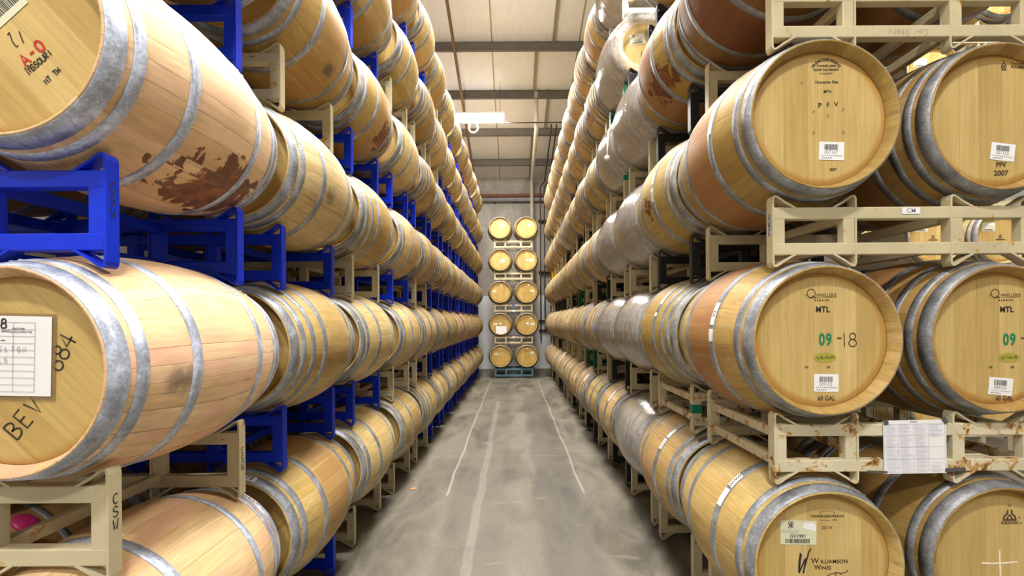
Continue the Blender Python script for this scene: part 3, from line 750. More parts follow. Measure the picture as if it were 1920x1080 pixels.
LP, LZ1, LX = 0.908, 0.585, -1.361
RP, RZ1, RX = 0.905, 0.629, 1.257
LW, LB, LD = 0.190, 0.72, 0.335
RW, RB, RD = 0.176, 0.742, 0.330
LC, RC = cradle(BORD6, LD, LW), cradle(BURG6, RD, RW)
def lx(y): return LX + 0.0085*max(0, y-1.3)
def lspec(l): return (LP-2*LC, LW, LB, LD) if l else (LZ1-LC, LW, LB, LD)
def rspec(l): return (RP-2*RC, RW, RB, RD) if l else (RZ1-RC, RW, RB, RD)

NL, NR = 13, 14
LCOL = {0: {0: 'cream', 1: 'blue', 2: 'cream', 3: 'cream', 4: 'cream'}, 1: {0: 'cream', 1: 'blue', 2: 'blue', 3: 'cream', 4: 'cream'},
        2: {0: 'blue', 1: 'blue', 2: 'cream', 3: 'blue', 4: 'cream'}, 3: {0: 'blue', 1: 'cream'}, 4: {3: 'cream', 4: 'cream', 5: 'cream'}, 5: {5: 'cream', 6: 'cream'}}
RCOL = {0: {0: 'cream', 1: 'cream', 2: 'cream', 3: 'black', 4: 'cream', 5: 'black', 6: 'cream', 8: 'cream'},
        1: {0: 'rusty', 1: 'rusty', 2: 'cream', 3: 'black', 4: 'cream', 5: 'green', 6: 'cream', 9: 'cream', 12: 'slate'},
        2: {0: 'cream', 1: 'black', 2: 'cream', 3: 'cream', 4: 'black', 5: 'cream', 6: 'green', 8: 'cream', 12: 'cream', 13: 'cream'},
        3: {0: 'cream', 1: 'black', 2: 'cream', 3: 'cream', 4: 'cream', 5: 'cream', 7: 'cream', 9: 'cream', 12: 'yellow', 13: 'yellow'},
        4: {1: 'black', 2: 'black', 3: 'green', 4: 'cream', 6: 'cream', 8: 'cream', 12: 'slate', 13: 'cream'},
        5: {3: 'white', 5: 'cream', 7: 'cream', 9: 'cream'}}
ROW = {'L': 'blue-racked row', 'R': 'cream-racked row'}
rn = random.Random(42)
TINTS = [(1.10, 1.08, 1.04), (1.06, 1.0, 0.86), (1.22, 1.18, 1.12), (1.0, 0.95, 0.80), (1.18, 1.08, 0.98), (0.98, 0.92, 0.74), (1.28, 1.25, 1.18)]
LOOK = {}      # (side, tier, k) -> overrides
def lk(side, l, k, **kw): LOOK[(side, l, k)] = kw
lk('L', 1, 0, pink=0.85, tint=(1.64, 1.50, 2.05), smudge=(98, -0.25, 0.9), kind=BORD6, roll=-0.8, desc='pale rosy oak barrel with a typed sheet on its head')
lk('L', 2, 0, pink=0.35, tint=(1.62, 1.48, 1.95), splat=0.95, spill=(142, 0.12), kind=BORD6, roll=-0.75, desc='pale oak barrel with red and black head lettering and a dark wine spill')
lk('L', 0, 0, pink=0.8, tint=(1.50, 1.42, 1.70), kind=BORD6, desc='rosy oak barrel with white stickers on its hoop')
lk('L', 0, 1, stain=0.6, tint=(1.25, 1.15, 0.98), kind=BORD6, desc='golden oak barrel with a red-brown soaked belly')
lk('L', 0, 2, tint=(1.42, 1.42, 1.5), stain=0.1, kind=BORD6)
lk('L', 1, 1, tint=(1.22, 1.14, 0.96), stain=0.25, kind=BORD8, desc='golden eight-hooped oak barrel')
lk('L', 1, 2, tint=(1.46, 1.46, 1.6), kind=BORD6, desc='very pale oak barrel'); lk('L', 1, 3, tint=(1.18, 1.12, 0.95), stain=0.3, kind=BORD6)
lk('L', 2, 1, smudge=(105, -0.1, 0.8), tint=(1.38, 1.36, 1.5), kind=BORD6, desc='pale oak barrel with smudged staves'); lk('L', 2, 2, tint=(1.08, 0.98, 0.76), kind=BORD8, stain=0.2, desc='golden oak barrel stamped by its cooper on the head')
lk('L', 3, 1, smudge=(128, 0.05, 1.0), tint=(1.0, 0.86, 0.66), stain=0.35, kind=BORD6, desc='brown oak barrel with two dark knots'); lk('L', 3, 2, tint=(0.96, 0.86, 0.68), kind=BORD6, stain=0.45, splat=0.7, spill=(125, 0.15), desc='golden oak barrel with a wine-dark patch below')
lk('L', 3, 0, tint=(0.75, 0.6, 0.42), kind=BORD6)
lk('R', 1, 0, stain=0.95, tint=(1.0, 0.86, 0.66), kind=BURG6, desc='oak barrel with green 09 stencil and 18 handwritten on its head')
lk('R', 2, 0, stain=0.92, tint=(0.80, 0.70, 0.48), kind=BURG6, desc='oak barrel with Hungarian oak stamp and barcode 007147 on its head')  # stave tint lowered to paint in the weaker light along this side
lk('R', 0, 0, stain=0.1, tint=(1.22, 1.16, 1.04), kind=BURG6, desc='oak barrel with cream barcode sticker and wine brand on its head')
lk('R', 3, 0, stain=0.95, dark=0.85, tint=(0.45, 0.30, 0.20), kind=BURG6, desc='dark wine-reddened oak barrel')
lk('R', 4, 0, stain=0.9, dark=0.5, tint=(0.62, 0.42, 0.3), kind=BURG6)
lk('R', 0, 1, pink=0.3, stain=0.2, tint=(1.0, 0.94, 0.80), kind=BURG6); lk('R', 1, 1, tint=(0.92, 0.85, 0.55), stain=0.15, kind=BURG8, desc='yellowish eight-hooped oak barrel')
lk('R', 2, 1, tint=(0.92, 0.84, 0.60), kind=BURG6, splat=0.3, spill=(-100, -0.05)); lk('R', 3, 1, stain=0.85, dark=0.25, tint=(0.85, 0.73, 0.48), kind=BURG6, splat=0.6, spill=(-125, -0.15), desc='oak barrel with a dark red soaked belly')
for t in ((0, 2), (1, 2), (1, 3), (2, 2), (2, 3), (3, 2), (3, 3), (4, 3), (5, 3), (3, 8)): lk('R', *t, wrap=True, tint=(0.92, 0.86, 0.78), desc='film-wrapped oak barrel')
for t in ((1, 7), (1, 8), (1, 9)): lk('L', *t, pink=0.9, tint=(1.02, 0.9, 0.8))
MISSING = {('R', 4, 2), ('R', 5, 0), ('R', 5, 1), ('R', 5, 2), ('R', 4, 0)}
B = {}; K = {}; RK = {}

def build_row(side):
    n, L, pitch, first = (NL, 0.95, 1.06, 1.29) if side == 'L' else (NR, 0.872, 0.907, 1.96)
    P, Z1 = (LP, LZ1) if side == 'L' else (RP, RZ1)
    spec_, c = (lspec, LC) if side == 'L' else (rspec, RC)
    sgn = -1 if side == 'L' else 1; bx = LB if side == 'L' else RB
    col_j = [(rn.uniform(-0.012, 0.012), rn.uniform(-1, 1)*(0.02 if side == 'L' else 0.004)) if k else (0, 0) for k in range(n)]
    for l in range(6):
        zc = Z1 + P*l
        for k in range(n):
            y0 = first + pitch*k; yc = y0 + L/2
            jx = col_j[k][0] + rn.uniform(-.0015, .0015); jy = col_j[k][1] + rn.uniform(-.002, .002)
            x = (lx(yc) if side == 'L' else RX) + jx
            rolls, six, ti, st, pk = rn.uniform(-PI, PI), rn.random() < 0.6, rn.choice(TINTS), rn.random(), rn.random()
            # rack below this barrel pair
            xr = x + sgn*bx/2; col = (LCOL if side == 'L' else RCOL)[l].get(k, 'blue' if side == 'L' else rn.choice(('black', 'cream')))
            sp = spec_(l); zr = 0 if l == 0 else zc - c - sp[0]
            vis = in_view(x, y0, y0+L, zc, 0.34)
            rvis = in_view(x, y0, y0+L, zr+sp[0]/2, 0.2)
            where = 'under the %s tier of' % TIER[l]
            if (side, l, k) in (('R', 4, 0), ('R', 5, 0), ('R', 5, 1)): rvis = False
            if rvis:
                d = 1 if y0 < 7.3 else 0
                cn = {'rusty': 'rusty cream', 'slate': 'slate-blue'}.get(col, col)
                RK[(side, l, k)] = rack(sp, xr, yc + jy, zr, col, '%s steel rack %s %s, %s from near end' % (cn, where, ROW[side], ORD[k]), 'barrel racks of ' + ROW[side], d)
            if not vis or (side, l, k) in MISSING: continue
            kw = dict(LOOK.get((side, l, k), {})); desc = kw.pop('desc', None)
            kind = kw.pop('kind', None) or ((BORD6 if six else BORD8) if side == 'L' else (BURG6 if six else BURG8))
            if (side, l, k) not in LOOK:
                kw = dict(tint=ti, stain=0.0 if st < 0.35 else (st-0.3)*0.9, pink=0.5*pk if pk > 0.6 else 0.0, splat=0.5 if pk < 0.15 else 0, spill=(rn.uniform(60, 150)*(1 if side == 'L' else -1), rn.uniform(-.2, .2)))
            kw.setdefault('roll', rolls if (side == 'L' or k) else 0.0)
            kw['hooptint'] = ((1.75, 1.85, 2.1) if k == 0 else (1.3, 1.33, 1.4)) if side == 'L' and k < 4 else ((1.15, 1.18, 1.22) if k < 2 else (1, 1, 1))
            kw['headtint'] = (0.97, 0.95, 0.90) if side == 'L' else (1, 1, 1)
            if desc is None:
                desc = ('rosy' if kw.get('pink', 0) > 0.4 else 'red-bellied' if kw.get('stain', 0) > 0.4 else 'golden' if kw['tint'][2] < 0.9 else 'pale') + ' oak barrel'
            if len(desc.split()) <= 4: lab = '%s in %s tier of %s, %s from near end' % (desc, TIER[l], ROW[side], ORD[k])
            elif len(desc.split()) <= 9 and k: lab = '%s, %s tier, %s from near end' % (desc, TIER[l], ORD[k])
            else: lab = desc
            det = 2 if k < 3 else (1 if y0 < 7.3 else 0)
            B[(side, l, k)] = barrel(kind, x, y0 + jy, zc, lab, 'barrels of ' + ROW[side], det, yaw=0.0, **kw); K[(side, l, k)] = kind
            # the partner lying beside it on the same rack, away from the aisle
            if l < 5 and k < 6:
                x2 = x + sgn*bx
                if in_view(x2, y0, y0+L, zc, 0.34, 0):
                    kd = (BORD6 if st < .5 else BORD8) if side == 'L' else (BURG6 if st < .5 else BURG8)
                    kw2 = dict(tint=(0.85, 0.68, 0.5), stain=0.7, dark=0.3, roll=rolls*0.6) if side == 'R' else dict(tint=(0.8, 0.6, 0.42), stain=0.3, roll=rolls*.5)
                    if side == 'R' and k == 0: kw2.update(roll=0, tint=(0.9, 0.72, 0.55))
                    who = {('R', 2): 'oak barrel with PFV 2007 on its head', ('R', 1): 'oak barrel with barcode 009103 and a green 09 stencil', ('R', 0): 'grey-brown oak barrel with a chalk cross on its head'}.get((side, l)) if k == 0 else None
                    lab2 = who + ' beside the aisle barrel' if who else 'oak barrel behind the aisle one, %s tier, %s, %s from near end' % (TIER[l], ROW[side], ORD[k])
                    if side == 'R' and k == 0 and l == 0: kw2.update(tint=(0.72, 0.6, 0.42), stain=0.2)
                    B[(side+'2', l, k)] = barrel(kd, x2, y0 + (0.03 if side == 'R' else 0.0), zc, lab2, 'barrels of ' + ROW[side], 2 if k == 0 else (1 if k == 1 else 0), **kw2); K[(side+'2', l, k)] = kd
build_row('L'); build_row('R')

# ------------------------------------------------------------------ end stack against the far wall
for l in range(5):
    cn = ['slate', 'rusty', 'cream', 'cream', 'cream'][l]
    yS = 13.8; sp = rspec(l)
    zr = 0 if l == 0 else RZ1 + RP*l - RC - sp[0]
    lev = ['slate-blue steel barrel rack on the floor under the end stack', 'rust-stained cream rack between the two lowest pairs of the end stack', 'cream rack under the third pair of the end stack against the wall',
           'cream rack under the fourth pair of the end stack against the wall', 'cream rack under the topmost pair of the end stack against the wall'][l]
    RK[('S', l)] = rack(sp, 0.0, yS+0.45, zr, cn, lev, 'racks of the end stack', 1)
    for i, x in enumerate((-RB/2, RB/2)):
        B[('S', l, i)] = barrel(BURG6, x, yS, RZ1 + RP*l, 'oak barrel of the end stack, %s pair, %s' % (TIER[l] if l < 4 else 'topmost', 'nearer the blue-racked row' if i == 0 else 'nearer the cream-racked row'), 'barrels of the end stack', 1,
                                 roll=0.0, tint=(1.0, 0.93, 0.75), headtint=[(1.02, 0.93, 0.72), (0.95, 0.86, 0.66), (0.98, 0.90, 0.70), (1.1, 1.05, 0.95), (1.15, 1.1, 1.05)][l])
for (l, i, dx, dz, k, kindm) in ((4, 0, 0.08, 0.08, .75, 'p'), (4, 1, 0.08, 0.08, .75, 'p'), (3, 0, 0.08, 0.0, .8, 'p'), (3, 0, 0.05, -0.055, .8, 'c'), (3, 1, 0.02, 0.0, .55, 'p'), (3, 1, 0.13, -0.01, .75, 'p'),
                              (2, 0, -0.17, 0.02, .75, 'c'), (2, 1, 0.16, 0.02, .75, 'c'), (2, 0, .04, .19, .4, 'p'), (2, 1, .06, .19, .4, 'p'), (1, 0, -0.14, 0.0, .75, 'c'), (1, 0, 0.0, 0.02, .5, 'p'), (1, 1, 0.02, 0.02, .5, 'p'), (1, 1, 0.16, -.01, .75, 'c'), (1, 1, .12, .16, .45, 'p'),
                              (0, 0, -0.13, 0.06, .75, 'c'), (0, 1, 0.15, 0.09, .75, 'c'), (0, 0, 0.0, 0.2, .4, 'c'), (0, 1, 0.0, 0.2, .4, 'c')):
    b = B[('S', l, i)]
    if kindm == 'c': winery_sticker(b, BURG6, dx, dz, k=k, simple=True)
    else: on_head(b, BURG6, quad_mesh(0.13*k, 0.10*k, M['paper']), dx, dz, 'paper_label', 0, 0.0022)
on_head(B[('S', 1, 0)], BURG6, quad_mesh(0.30, 0.23, M['paper']), 0.02, -0.17, 'paper_sheet', 0, 0.004)
for (l, i) in ((0, 0), (0, 1), (4, 0), (4, 1), (2, 1)):
    on_head(B[('S', l, i)], BURG6, lines_mesh([[(-0.05, 0.012), (-0.03, -0.012), (0.0, 0.008), (0.02, -0.006), (0.06, 0.0)]], 0.005, M['brand']), 0, -0.02, 'brand_mark', 0, 0.0012)

# ------------------------------------------------------------------ writing on the near barrel heads
BK = M['brand']; INK = M['ink']; k_ = BURG6
def hd(b, kind, s, size, dx, dz, mat=BK, name='stamped_lettering', tilt=0, **kw): return on_head(b, kind, text_mesh(s, size, mat, **kw), dx, dz, name, tilt)
def aimed(b, kd):
    D = b.location.y + kd.head_y() - 0.005; th = R(0.4)
    def at(x, y, sx=0, sy=0):
        u, v = x + sx - 963, y + sy - 602
        return ((u - v*th)*D/F - b.location.x, H - (v + u*th)*D/F - (b.location.z + kd.rb))
    return at
def head_marks():
    # third tier, front: Hungarian oak barrel
    b = B[('R', 2, 0)]; kd = K[('R', 2, 0)]; cx, cy = 1557, 208
    at = aimed(b, kd)
    on_head(b, kd, bend(text_mesh('FRANCOIS FRERES', 0.0165, INK, spacing=1.0, bold=0.0003), 0.065), *at(1549, 112), 'stamped_lettering')
    hd(b, kd, 'TONNELLERIE', 0.0125, *at(1549, 123.5), INK, bold=0.0003); hd(b, kd, 'SZIGETVAR BEGEFA', 0.0118, *at(1549, 131), INK, bold=0.0003); hd(b, kd, 'HUNGARY', 0.0115, *at(1549, 138), INK)
    hd(b, kd, 'Hungarian Oak', 0.0155, *at(1550, 154), INK, bold=0.0003); hd(b, kd, 'MT+', 0.0165, *at(1551, 172), INK, shear=0.2, bold=0.0003)
    hd(b, kd, 'P', 0.028, *at(1537, 198), INK, bold=0.0005); hd(b, kd, 'F', 0.028, *at(1552.5, 197), INK, bold=0.0003); hd(b, kd, 'V', 0.028, *at(1568, 196), INK, bold=0.0003, tilt=4)
    for x, y in ((1525, 210), (1580, 206), (1552, 218), (1525, 250), (1581, 249),  (1503, 156)):
        on_head(b, kd, lines_mesh([[(-0.004, -0.006), (0.001, 0.008)], [(0.004, -0.004), (0.005, 0.006)]], 0.002, BK), *at(x, y), 'tool_mark')
    barcode_sticker(b, kd, *at(1559, 283), '007147', -2, 1.03); hd(b, kd, '2007', 0.0145, *at(1562, 318), INK, bold=0.0004)
    # second tier, front: 09 stencil
    for (b, kd, cx, cy, dxx, code, no, tl) in ((B[('R', 1, 0)], K[('R', 1, 0)], 1552, 638, 0, 'G-BL-06-09', '009102', -1), (B[('R2', 1, 0)], K[('R2', 1, 0)], 1897, 638, 345, 'G-T-06-09', '009103', -5)):
        at = (lambda f, d: (lambda x, y: f(x, y, d)))(aimed(b, kd), dxx)
        on_head(b, kd, lines_mesh([arc(0, 0, 0.0165, 0.017, 0, 360, 28), [(0.004, -0.010), (0.020, -0.018)]], 0.0032, BK), *at(1521, 550), 'cooper_mark')
        hd(b, kd, 'T', 0.0165, *at(1511.5, 555), BK); hd(b, kd, 'NNELLERIE', 0.0185, *at(1550, 553.5), BK, sx=0.92)
        on_head(b, kd, lines_mesh([[(-0.056, 0), (0.062, 0.004)]], 0.0012, BK), *at(1539, 559), 'cooper_mark')
        hd(b, kd, 'REMOND', 0.0085, *at(1541, 563), BK, spacing=2.1, bold=0.0006); hd(b, kd, 'MTL', 0.032, *at(1542.5, 580.6), INK, bold=0.0012, spacing=1.1, sx=.9)
        hd(b, kd, '09', 0.068, *at(1547.5, 637.5), M['green_ink'], 'stencil_number', bold=0.0022, sx=0.72, spacing=1.15)
        on_head(b, kd, lines_mesh([[(-0.009, 0), (0.009, 0)]], 0.0065, BK), *at(1573.5, 634), 'handwriting')
        if no == '009102': on_head(b, kd, hand_mesh('18', 0.056, BK, 0.0042, 0.52), *at(1592, 637), 'handwriting')
        else: on_head(b, kd, hand_mesh('1', 0.056, BK, 0.0042), *at(1590, 637), 'handwriting')
        bm = bm_new(); vs = [bm.verts.new((0.045*math.cos(2*PI*i/32), 0.020*math.sin(2*PI*i/32), 0)) for i in range(32)]; bm.faces.new(vs)
        s = on_head(b, kd, mesh('oval', bm, M['olive']), *at(1547, 670.5), 'oval_sticker', 1); sub(s, text_mesh('-'+code+'-', 0.0185, INK, sx=0.82), 'sticker_lettering')
        for x in (1512, 1553): on_head(b, kd, lines_mesh([[(-0.006, 0.004), (-0.004, -0.006)], [(0.0, 0.004), (0.003, -0.006)], [(0.006, 0.004), (0.006, -0.003)]], 0.003, BK), *at(x, 688), 'tool_mark')
        barcode_sticker(b, kd, *at(1549 if no == '009102' else 1531, 718 if no == '009102' else 724.5), no, tl, 1.0)
        hd(b, kd, '60 GAL', 0.0265, *at(1549.5 if no == '009102' else 1538, 747), BK, bold=0.0006, sx=0.85)
    # third tier, behind: PFV 2007
    b = B[('R2', 2, 0)]; kd = K[('R2', 2, 0)]; cx, cy = 1897, 212
    at = aimed(b, kd)
    on_head(b, kd, lines_mesh([arc(0, -0.006, 0.010, 0.012, 0, 360, 14), [(0, 0.006), (0, 0.020)], [(-0.010, -0.020), (0.010, -0.020)], [(-0.006, 0.0), (0.006, -0.012)], [(0.006, 0.0), (-0.006, -0.012)]], 0.003, BK), *at(1882, 122), 'cooper_mark')
    hd(b, kd, 'Tonnellerie', 0.0155, *at(1910, 119), BK, shear=0.3, tilt=-4); hd(b, kd, 'ROUSSEAU', 0.014, *at(1911, 126), BK, bold=0.0004, tilt=-4)
    barcode_sticker(b, kd, *at(1880, 285), '007150', -7, 1.0); hd(b, kd, 'PFV', 0.027, *at(1877, 309), BK, bold=0.0010); hd(b, kd, '2007', 0.030, *at(1877, 325), BK, bold=0.0008)
    # bottom tier, front
    b = B[('R', 0, 0)]; kd = K[('R', 0, 0)]; cx, cy = 1549, 1058
    at = aimed(b, kd)
    winery_sticker(b, kd, *at(1497, 998.5), 'GV1991', -1)
    hd(b, kd, 'TONNELLERIE BARON', 0.0135, *at(1551, 968), INK, bold=0.0002); on_head(b, kd, lines_mesh([[(-0.030, -0.008)] + arc(0, 0, 0.030, 0.009, 165, 15) + [(0.030, -0.008)], arc(-0.008, -0.026, 0.022, 0.004, 190, 330)], 0.0013, BK), *at(1551, 962), 'cooper_mark')
    hd(b, kd, '1875', 0.010, *at(1565, 975), INK); hd(b, kd, '2014', 0.019, *at(1550, 989.6), INK, spacing=1.15)
    bm = bm_new(); ribbon_bm(bm, [[(-0.024, 0.036), (-0.030, 0.0), (-0.032, -0.045)], [(-0.020, 0.030), (-0.026, 0.0), (-0.029, -0.046)], [(-0.030, -0.045), (-0.005, 0.012)], [(-0.003, 0.014), (-0.012, -0.046)], [(-0.014, -0.046), (0.010, 0.040), (0.020, 0.055)]], 0.0055)
    on_head(b, kd, mesh('brand', bm, INK), *at(1512, 1053), 'wine_brand')
    hd(b, kd, 'W', 0.030, *at(1528, 1052), INK, bold=0.0003); hd(b, kd, 'ILLIAMSON', 0.0215, *at(1564, 1053), INK, bold=0.0003, spacing=1.05)
    hd(b, kd, 'W', 0.027, *at(1533, 1064), INK, bold=0.0003); hd(b, kd, 'INES', 0.0205, *at(1549, 1065), INK, bold=0.0003, spacing=1.05)
    on_head(b, kd, lines_mesh([[(-0.05, -0.02), (-0.02, -0.004), (0.0, 0.002), (0.025, -0.002), (0.045, 0.004), (0.047, 0.012)], [(-0.04, -0.014), (-0.03, -0.022)], [(-0.01, 0.0), (-0.004, -0.010), (0.004, 0.0)], [(0.012, 0.0), (0.018, -0.008), (0.024, 0.0)]], 0.003, BK), *at(1568, 1074), 'wine_brand')
    # bottom tier, behind
    b = B[('R2', 0, 0)]; kd = K[('R2', 0, 0)]; cx, cy = 1897, 1058
    at = aimed(b, kd)
    bm = bm_new(); ribbon_bm(bm, [[(-0.026, -0.014), (-0.022, 0.0), (-0.010, 0.010), (-0.008, 0.026)], [(0.026, -0.014), (0.022, 0.0), (0.010, 0.010), (0.008, 0.026)], [(-0.012, -0.012), (0, 0.008), (0.012, -0.012)], [(-0.028, -0.015), (0.028, -0.015)]], 0.007)
    on_head(b, kd, mesh('logo', bm, BK), *at(1893, 968), 'cooper_mark'); hd(b, kd, 'RADOUX', 0.0165, *at(1893, 980.5), BK, bold=0.0005); hd(b, kd, 'H', 0.015, *at(1893, 948), BK)
    hd(b, kd, 'H7', 0.011, *at(1914, 981), BK); hd(b, kd, 'M', 0.011, *at(1911, 971), BK)
    on_head(b, kd, lines_mesh([[(-0.075, 0.002), (-0.03, -0.001), (0.02, 0.001), (0.075, 0.006)], [(0.0, 0.055), (0.004, -0.06)]], 0.0075, M['chalk']), *at(1874, 1056), 'chalk_cross', label='pale chalk cross')
    # blue-racked row, third tier front
    q = 0.287/203.0
    b = B[('L', 2, 0)]; kd = K[('L', 2, 0)]; cx, cy = -20, 50
    at = aimed(b, kd)
    s = on_head(b, kd, quad_mesh(0.15, 0.10, M['cream_paper']), *at(-8, 14), 'barcode_sticker', 42, 0.0018); sub(s, bars_mesh(0.13, 0.035, M['ink'], 34, 4), 'barcode', 0.0, -0.012)
    on_head(b, kd, lines_mesh([[(-0.022, 0.012), (-0.016, 0.020)], [(-0.016, 0.016), (-0.008, -0.006), (0.002, -0.020), (0.008, -0.016)], [(0.010, 0.022), (0.022, -0.010)]], 0.0035, M['ink']), *at(29, 74), 'handwriting')
    on_head(b, kd, hand_mesh('A-O', 0.034, M['red_ink'], 0.0065, 0.80), *at(60, 99), 'handwriting', 42, label='red letters')
    on_head(b, kd, hand_mesh('M', 0.025, M['ink'], 0.0032), *at(54, 131), 'handwriting', 42); on_head(b, kd, hand_mesh('ISSOURI', 0.017, M['ink'], 0.0032, 0.72), *at(74, 115), 'handwriting', 40)
    on_head(b, kd, hand_mesh('MT TH', 0.015, M['ink'], 0.0034, 0.75), *at(98, 142), 'handwriting', 42)
    # blue-racked row, second tier front: typed sheet in a plastic sleeve
    b = B[('L', 1, 0)]; kd = K[('L', 1, 0)]; cx, cy = -8, 700
    at = aimed(b, kd)
    on_head(b, kd, hand_mesh('BEV-', 0.050, M['ink'], 0.0046, 0.85), *at(54, 772), 'handwriting', 50); on_head(b, kd, hand_mesh('684', 0.048, M['ink'], 0.0046, 0.72), *at(114, 660), 'handwriting', 62)
    s = on_head(b, kd, quad_mesh(0.300, 0.236, M['sleeve']), *at(3, 668), 'plastic_sleeve', -1.5, 0.004, 'clear brownish plastic sleeve')
    p = link('paper_sheet', quad_mesh(0.279, 0.217, M['paper']), s, (0, 0.002, 0.0012)); p['label'] = 'white typed sheet with handwriting'
    segs = [[(-0.12, 0.085-0.0188*i), (0.096 - (0.0 if i else 0), 0.085-0.0188*i)] for i in range(11)] + [[(x, 0.085), (x, 0.085-0.188)] for x in (-0.12, -0.06, 0.037, 0.096)]
    link('ruled_lines', lines_mesh(segs, 0.0011, M['grey_ink']), s, (0, 0.008, 0.0024))
    link('handwriting', hand_mesh('8', 0.026, M['ink'], 0.004), s, (0.0095, 0.090, 0.0026)); link('handwriting', hand_mesh('SHELTON', 0.014, M['grey_ink'], 0.0018, 1.15), s, (0.020, 0.020, 0.0026)); link('handwriting', hand_mesh('BARRELS', 0.014, M['grey_ink'], 0.0018, 1.0), s, (-0.025, -0.010, 0.0026))
    link('handwriting', hand_mesh('-', 0.03, M['ink'], 0.002), s, (0.008, 0.044, 0.0026))
    for tx, xx, yy in (('BARRELS', 0.018, 0.0685), ('ANOTHER', 0.050, 0.076), ('LOCATION? Y/N', 0.059, 0.0675)): link('typed_heading', text_mesh(tx, 0.0075, M['ink'], bold=0.0001), s, (xx, yy, 0.0026))
    # third barrel of that row's third tier shows its cooper's stamp; fifth tier head opposite
    b = B.get(('L', 2, 2))
    if b: on_head(b, K[('L', 2, 2)], lines_mesh([[(-0.03, 0.03), (0.03, 0.05)], [(-0.03, 0.0), (0.04, 0.03)], [(-0.02, -0.03), (0.03, -0.01)]], 0.012, BK), 0.13, -0.12, 'cooper_mark')
    b = B.get(('R', 4, 3))
    if b:
        kd = K[('R', 4, 3)]; winery_sticker(b, kd, -0.05, 0.08, 'GV1987', 8, 1.0)
        on_head(b, kd, lines_mesh([[(-0.03, 0.03), (-0.03, -0.04)], [(-0.03, -0.04), (-0.005, 0.0), (-0.008, -0.04), (0.012, 0.05)]], 0.006, INK), 0.02, -0.07, 'wine_brand'); hd(b, kd, 'WILLIAMSON', 0.017, 0.10, -0.06, INK); hd(b, kd, 'WINES', 0.017, 0.09, -0.082, INK)
        hd(b, kd, '2014', 0.018, 0.06, 0.13, INK)
head_marks()

# stickers on hoops
def stick(key, hoop_i, angs, txts=(None, None), **kw):
    if key not in B: return
    kd = K[key]; y0, y1 = kd.hoops[hoop_i]
    for (a0, a1), tx in zip(angs, txts): hoop_sticker(B[key], kd, (y0+y1)/2, a0, a1, 0.034, txt=tx, **kw)
stick(('R', 1, 0), 2, ((-80, -63), (-92, -83)), ('V2', None), size=0.03); stick(('R', 2, 0), 2, ((-86, -66),), (None,)); stick(('R', 0, 0), 2, ((-66, -52), (-50, -38)), (None, 'WWW'), size=0.024)
stick(('R', 0, 1), 2, ((-62, -50), (-48, -36)), ('WW', None), size=0.024); stick(('R', 1, 1), 3, ((-58, -42), (-72, -68)), (None, None)); stick(('R', 2, 1), 2, ((-100, -86), (-82, -70)), ('WW', None), size=0.022)
stick(('R', 0, 3), 2, ((-60, -40),), (None,)); stick(('R', 0, 5), 2, ((-60, -40),), (None,)); stick(('R', 0, 6), 2, ((-62, -42),), (None,))
stick(('L', 0, 0), 3, ((-8, 10), (24, 40)), (None, 'CSW'), size=0.034, flip=True); stick(('L', 0, 1), 0, ((-2, 20),), ('2-018',), size=0.036); stick(('L', 0, 2), 2, ((12, 22),), (None,)); stick(('L', 1, 2), 2, ((8, 24),), (None,)); stick(('L', 0, 1), 2, ((6, 22),), (None,))
# magenta bung on the barrel behind the front one, bottom tier of the blue-racked row
b = B.get(('L2', 0, 0))
if b:
    kd = K[('L2', 0, 0)]; a = R(38)
    bm = bm_new(); lathe(bm, [(0.001, 0.012), (0.038, 0.012), (0.045, 0.006), (0.043, -0.004), (0.001, -0.004)], 24, closed=False); bmesh.ops.recalc_face_normals(bm, faces=bm.faces[:])
    o = link('bung', mesh('bung', bm, M['magenta']), b, (kd.rb*math.sin(a), 0.095, kd.rb + kd.rb*math.cos(a))); o['label'] = 'magenta silicone bung'
    o.rotation_mode = 'QUATERNION'; o.rotation_quaternion = Vector((0, 1, 0)).rotation_difference(Vector((math.sin(a), 0, math.cos(a))))

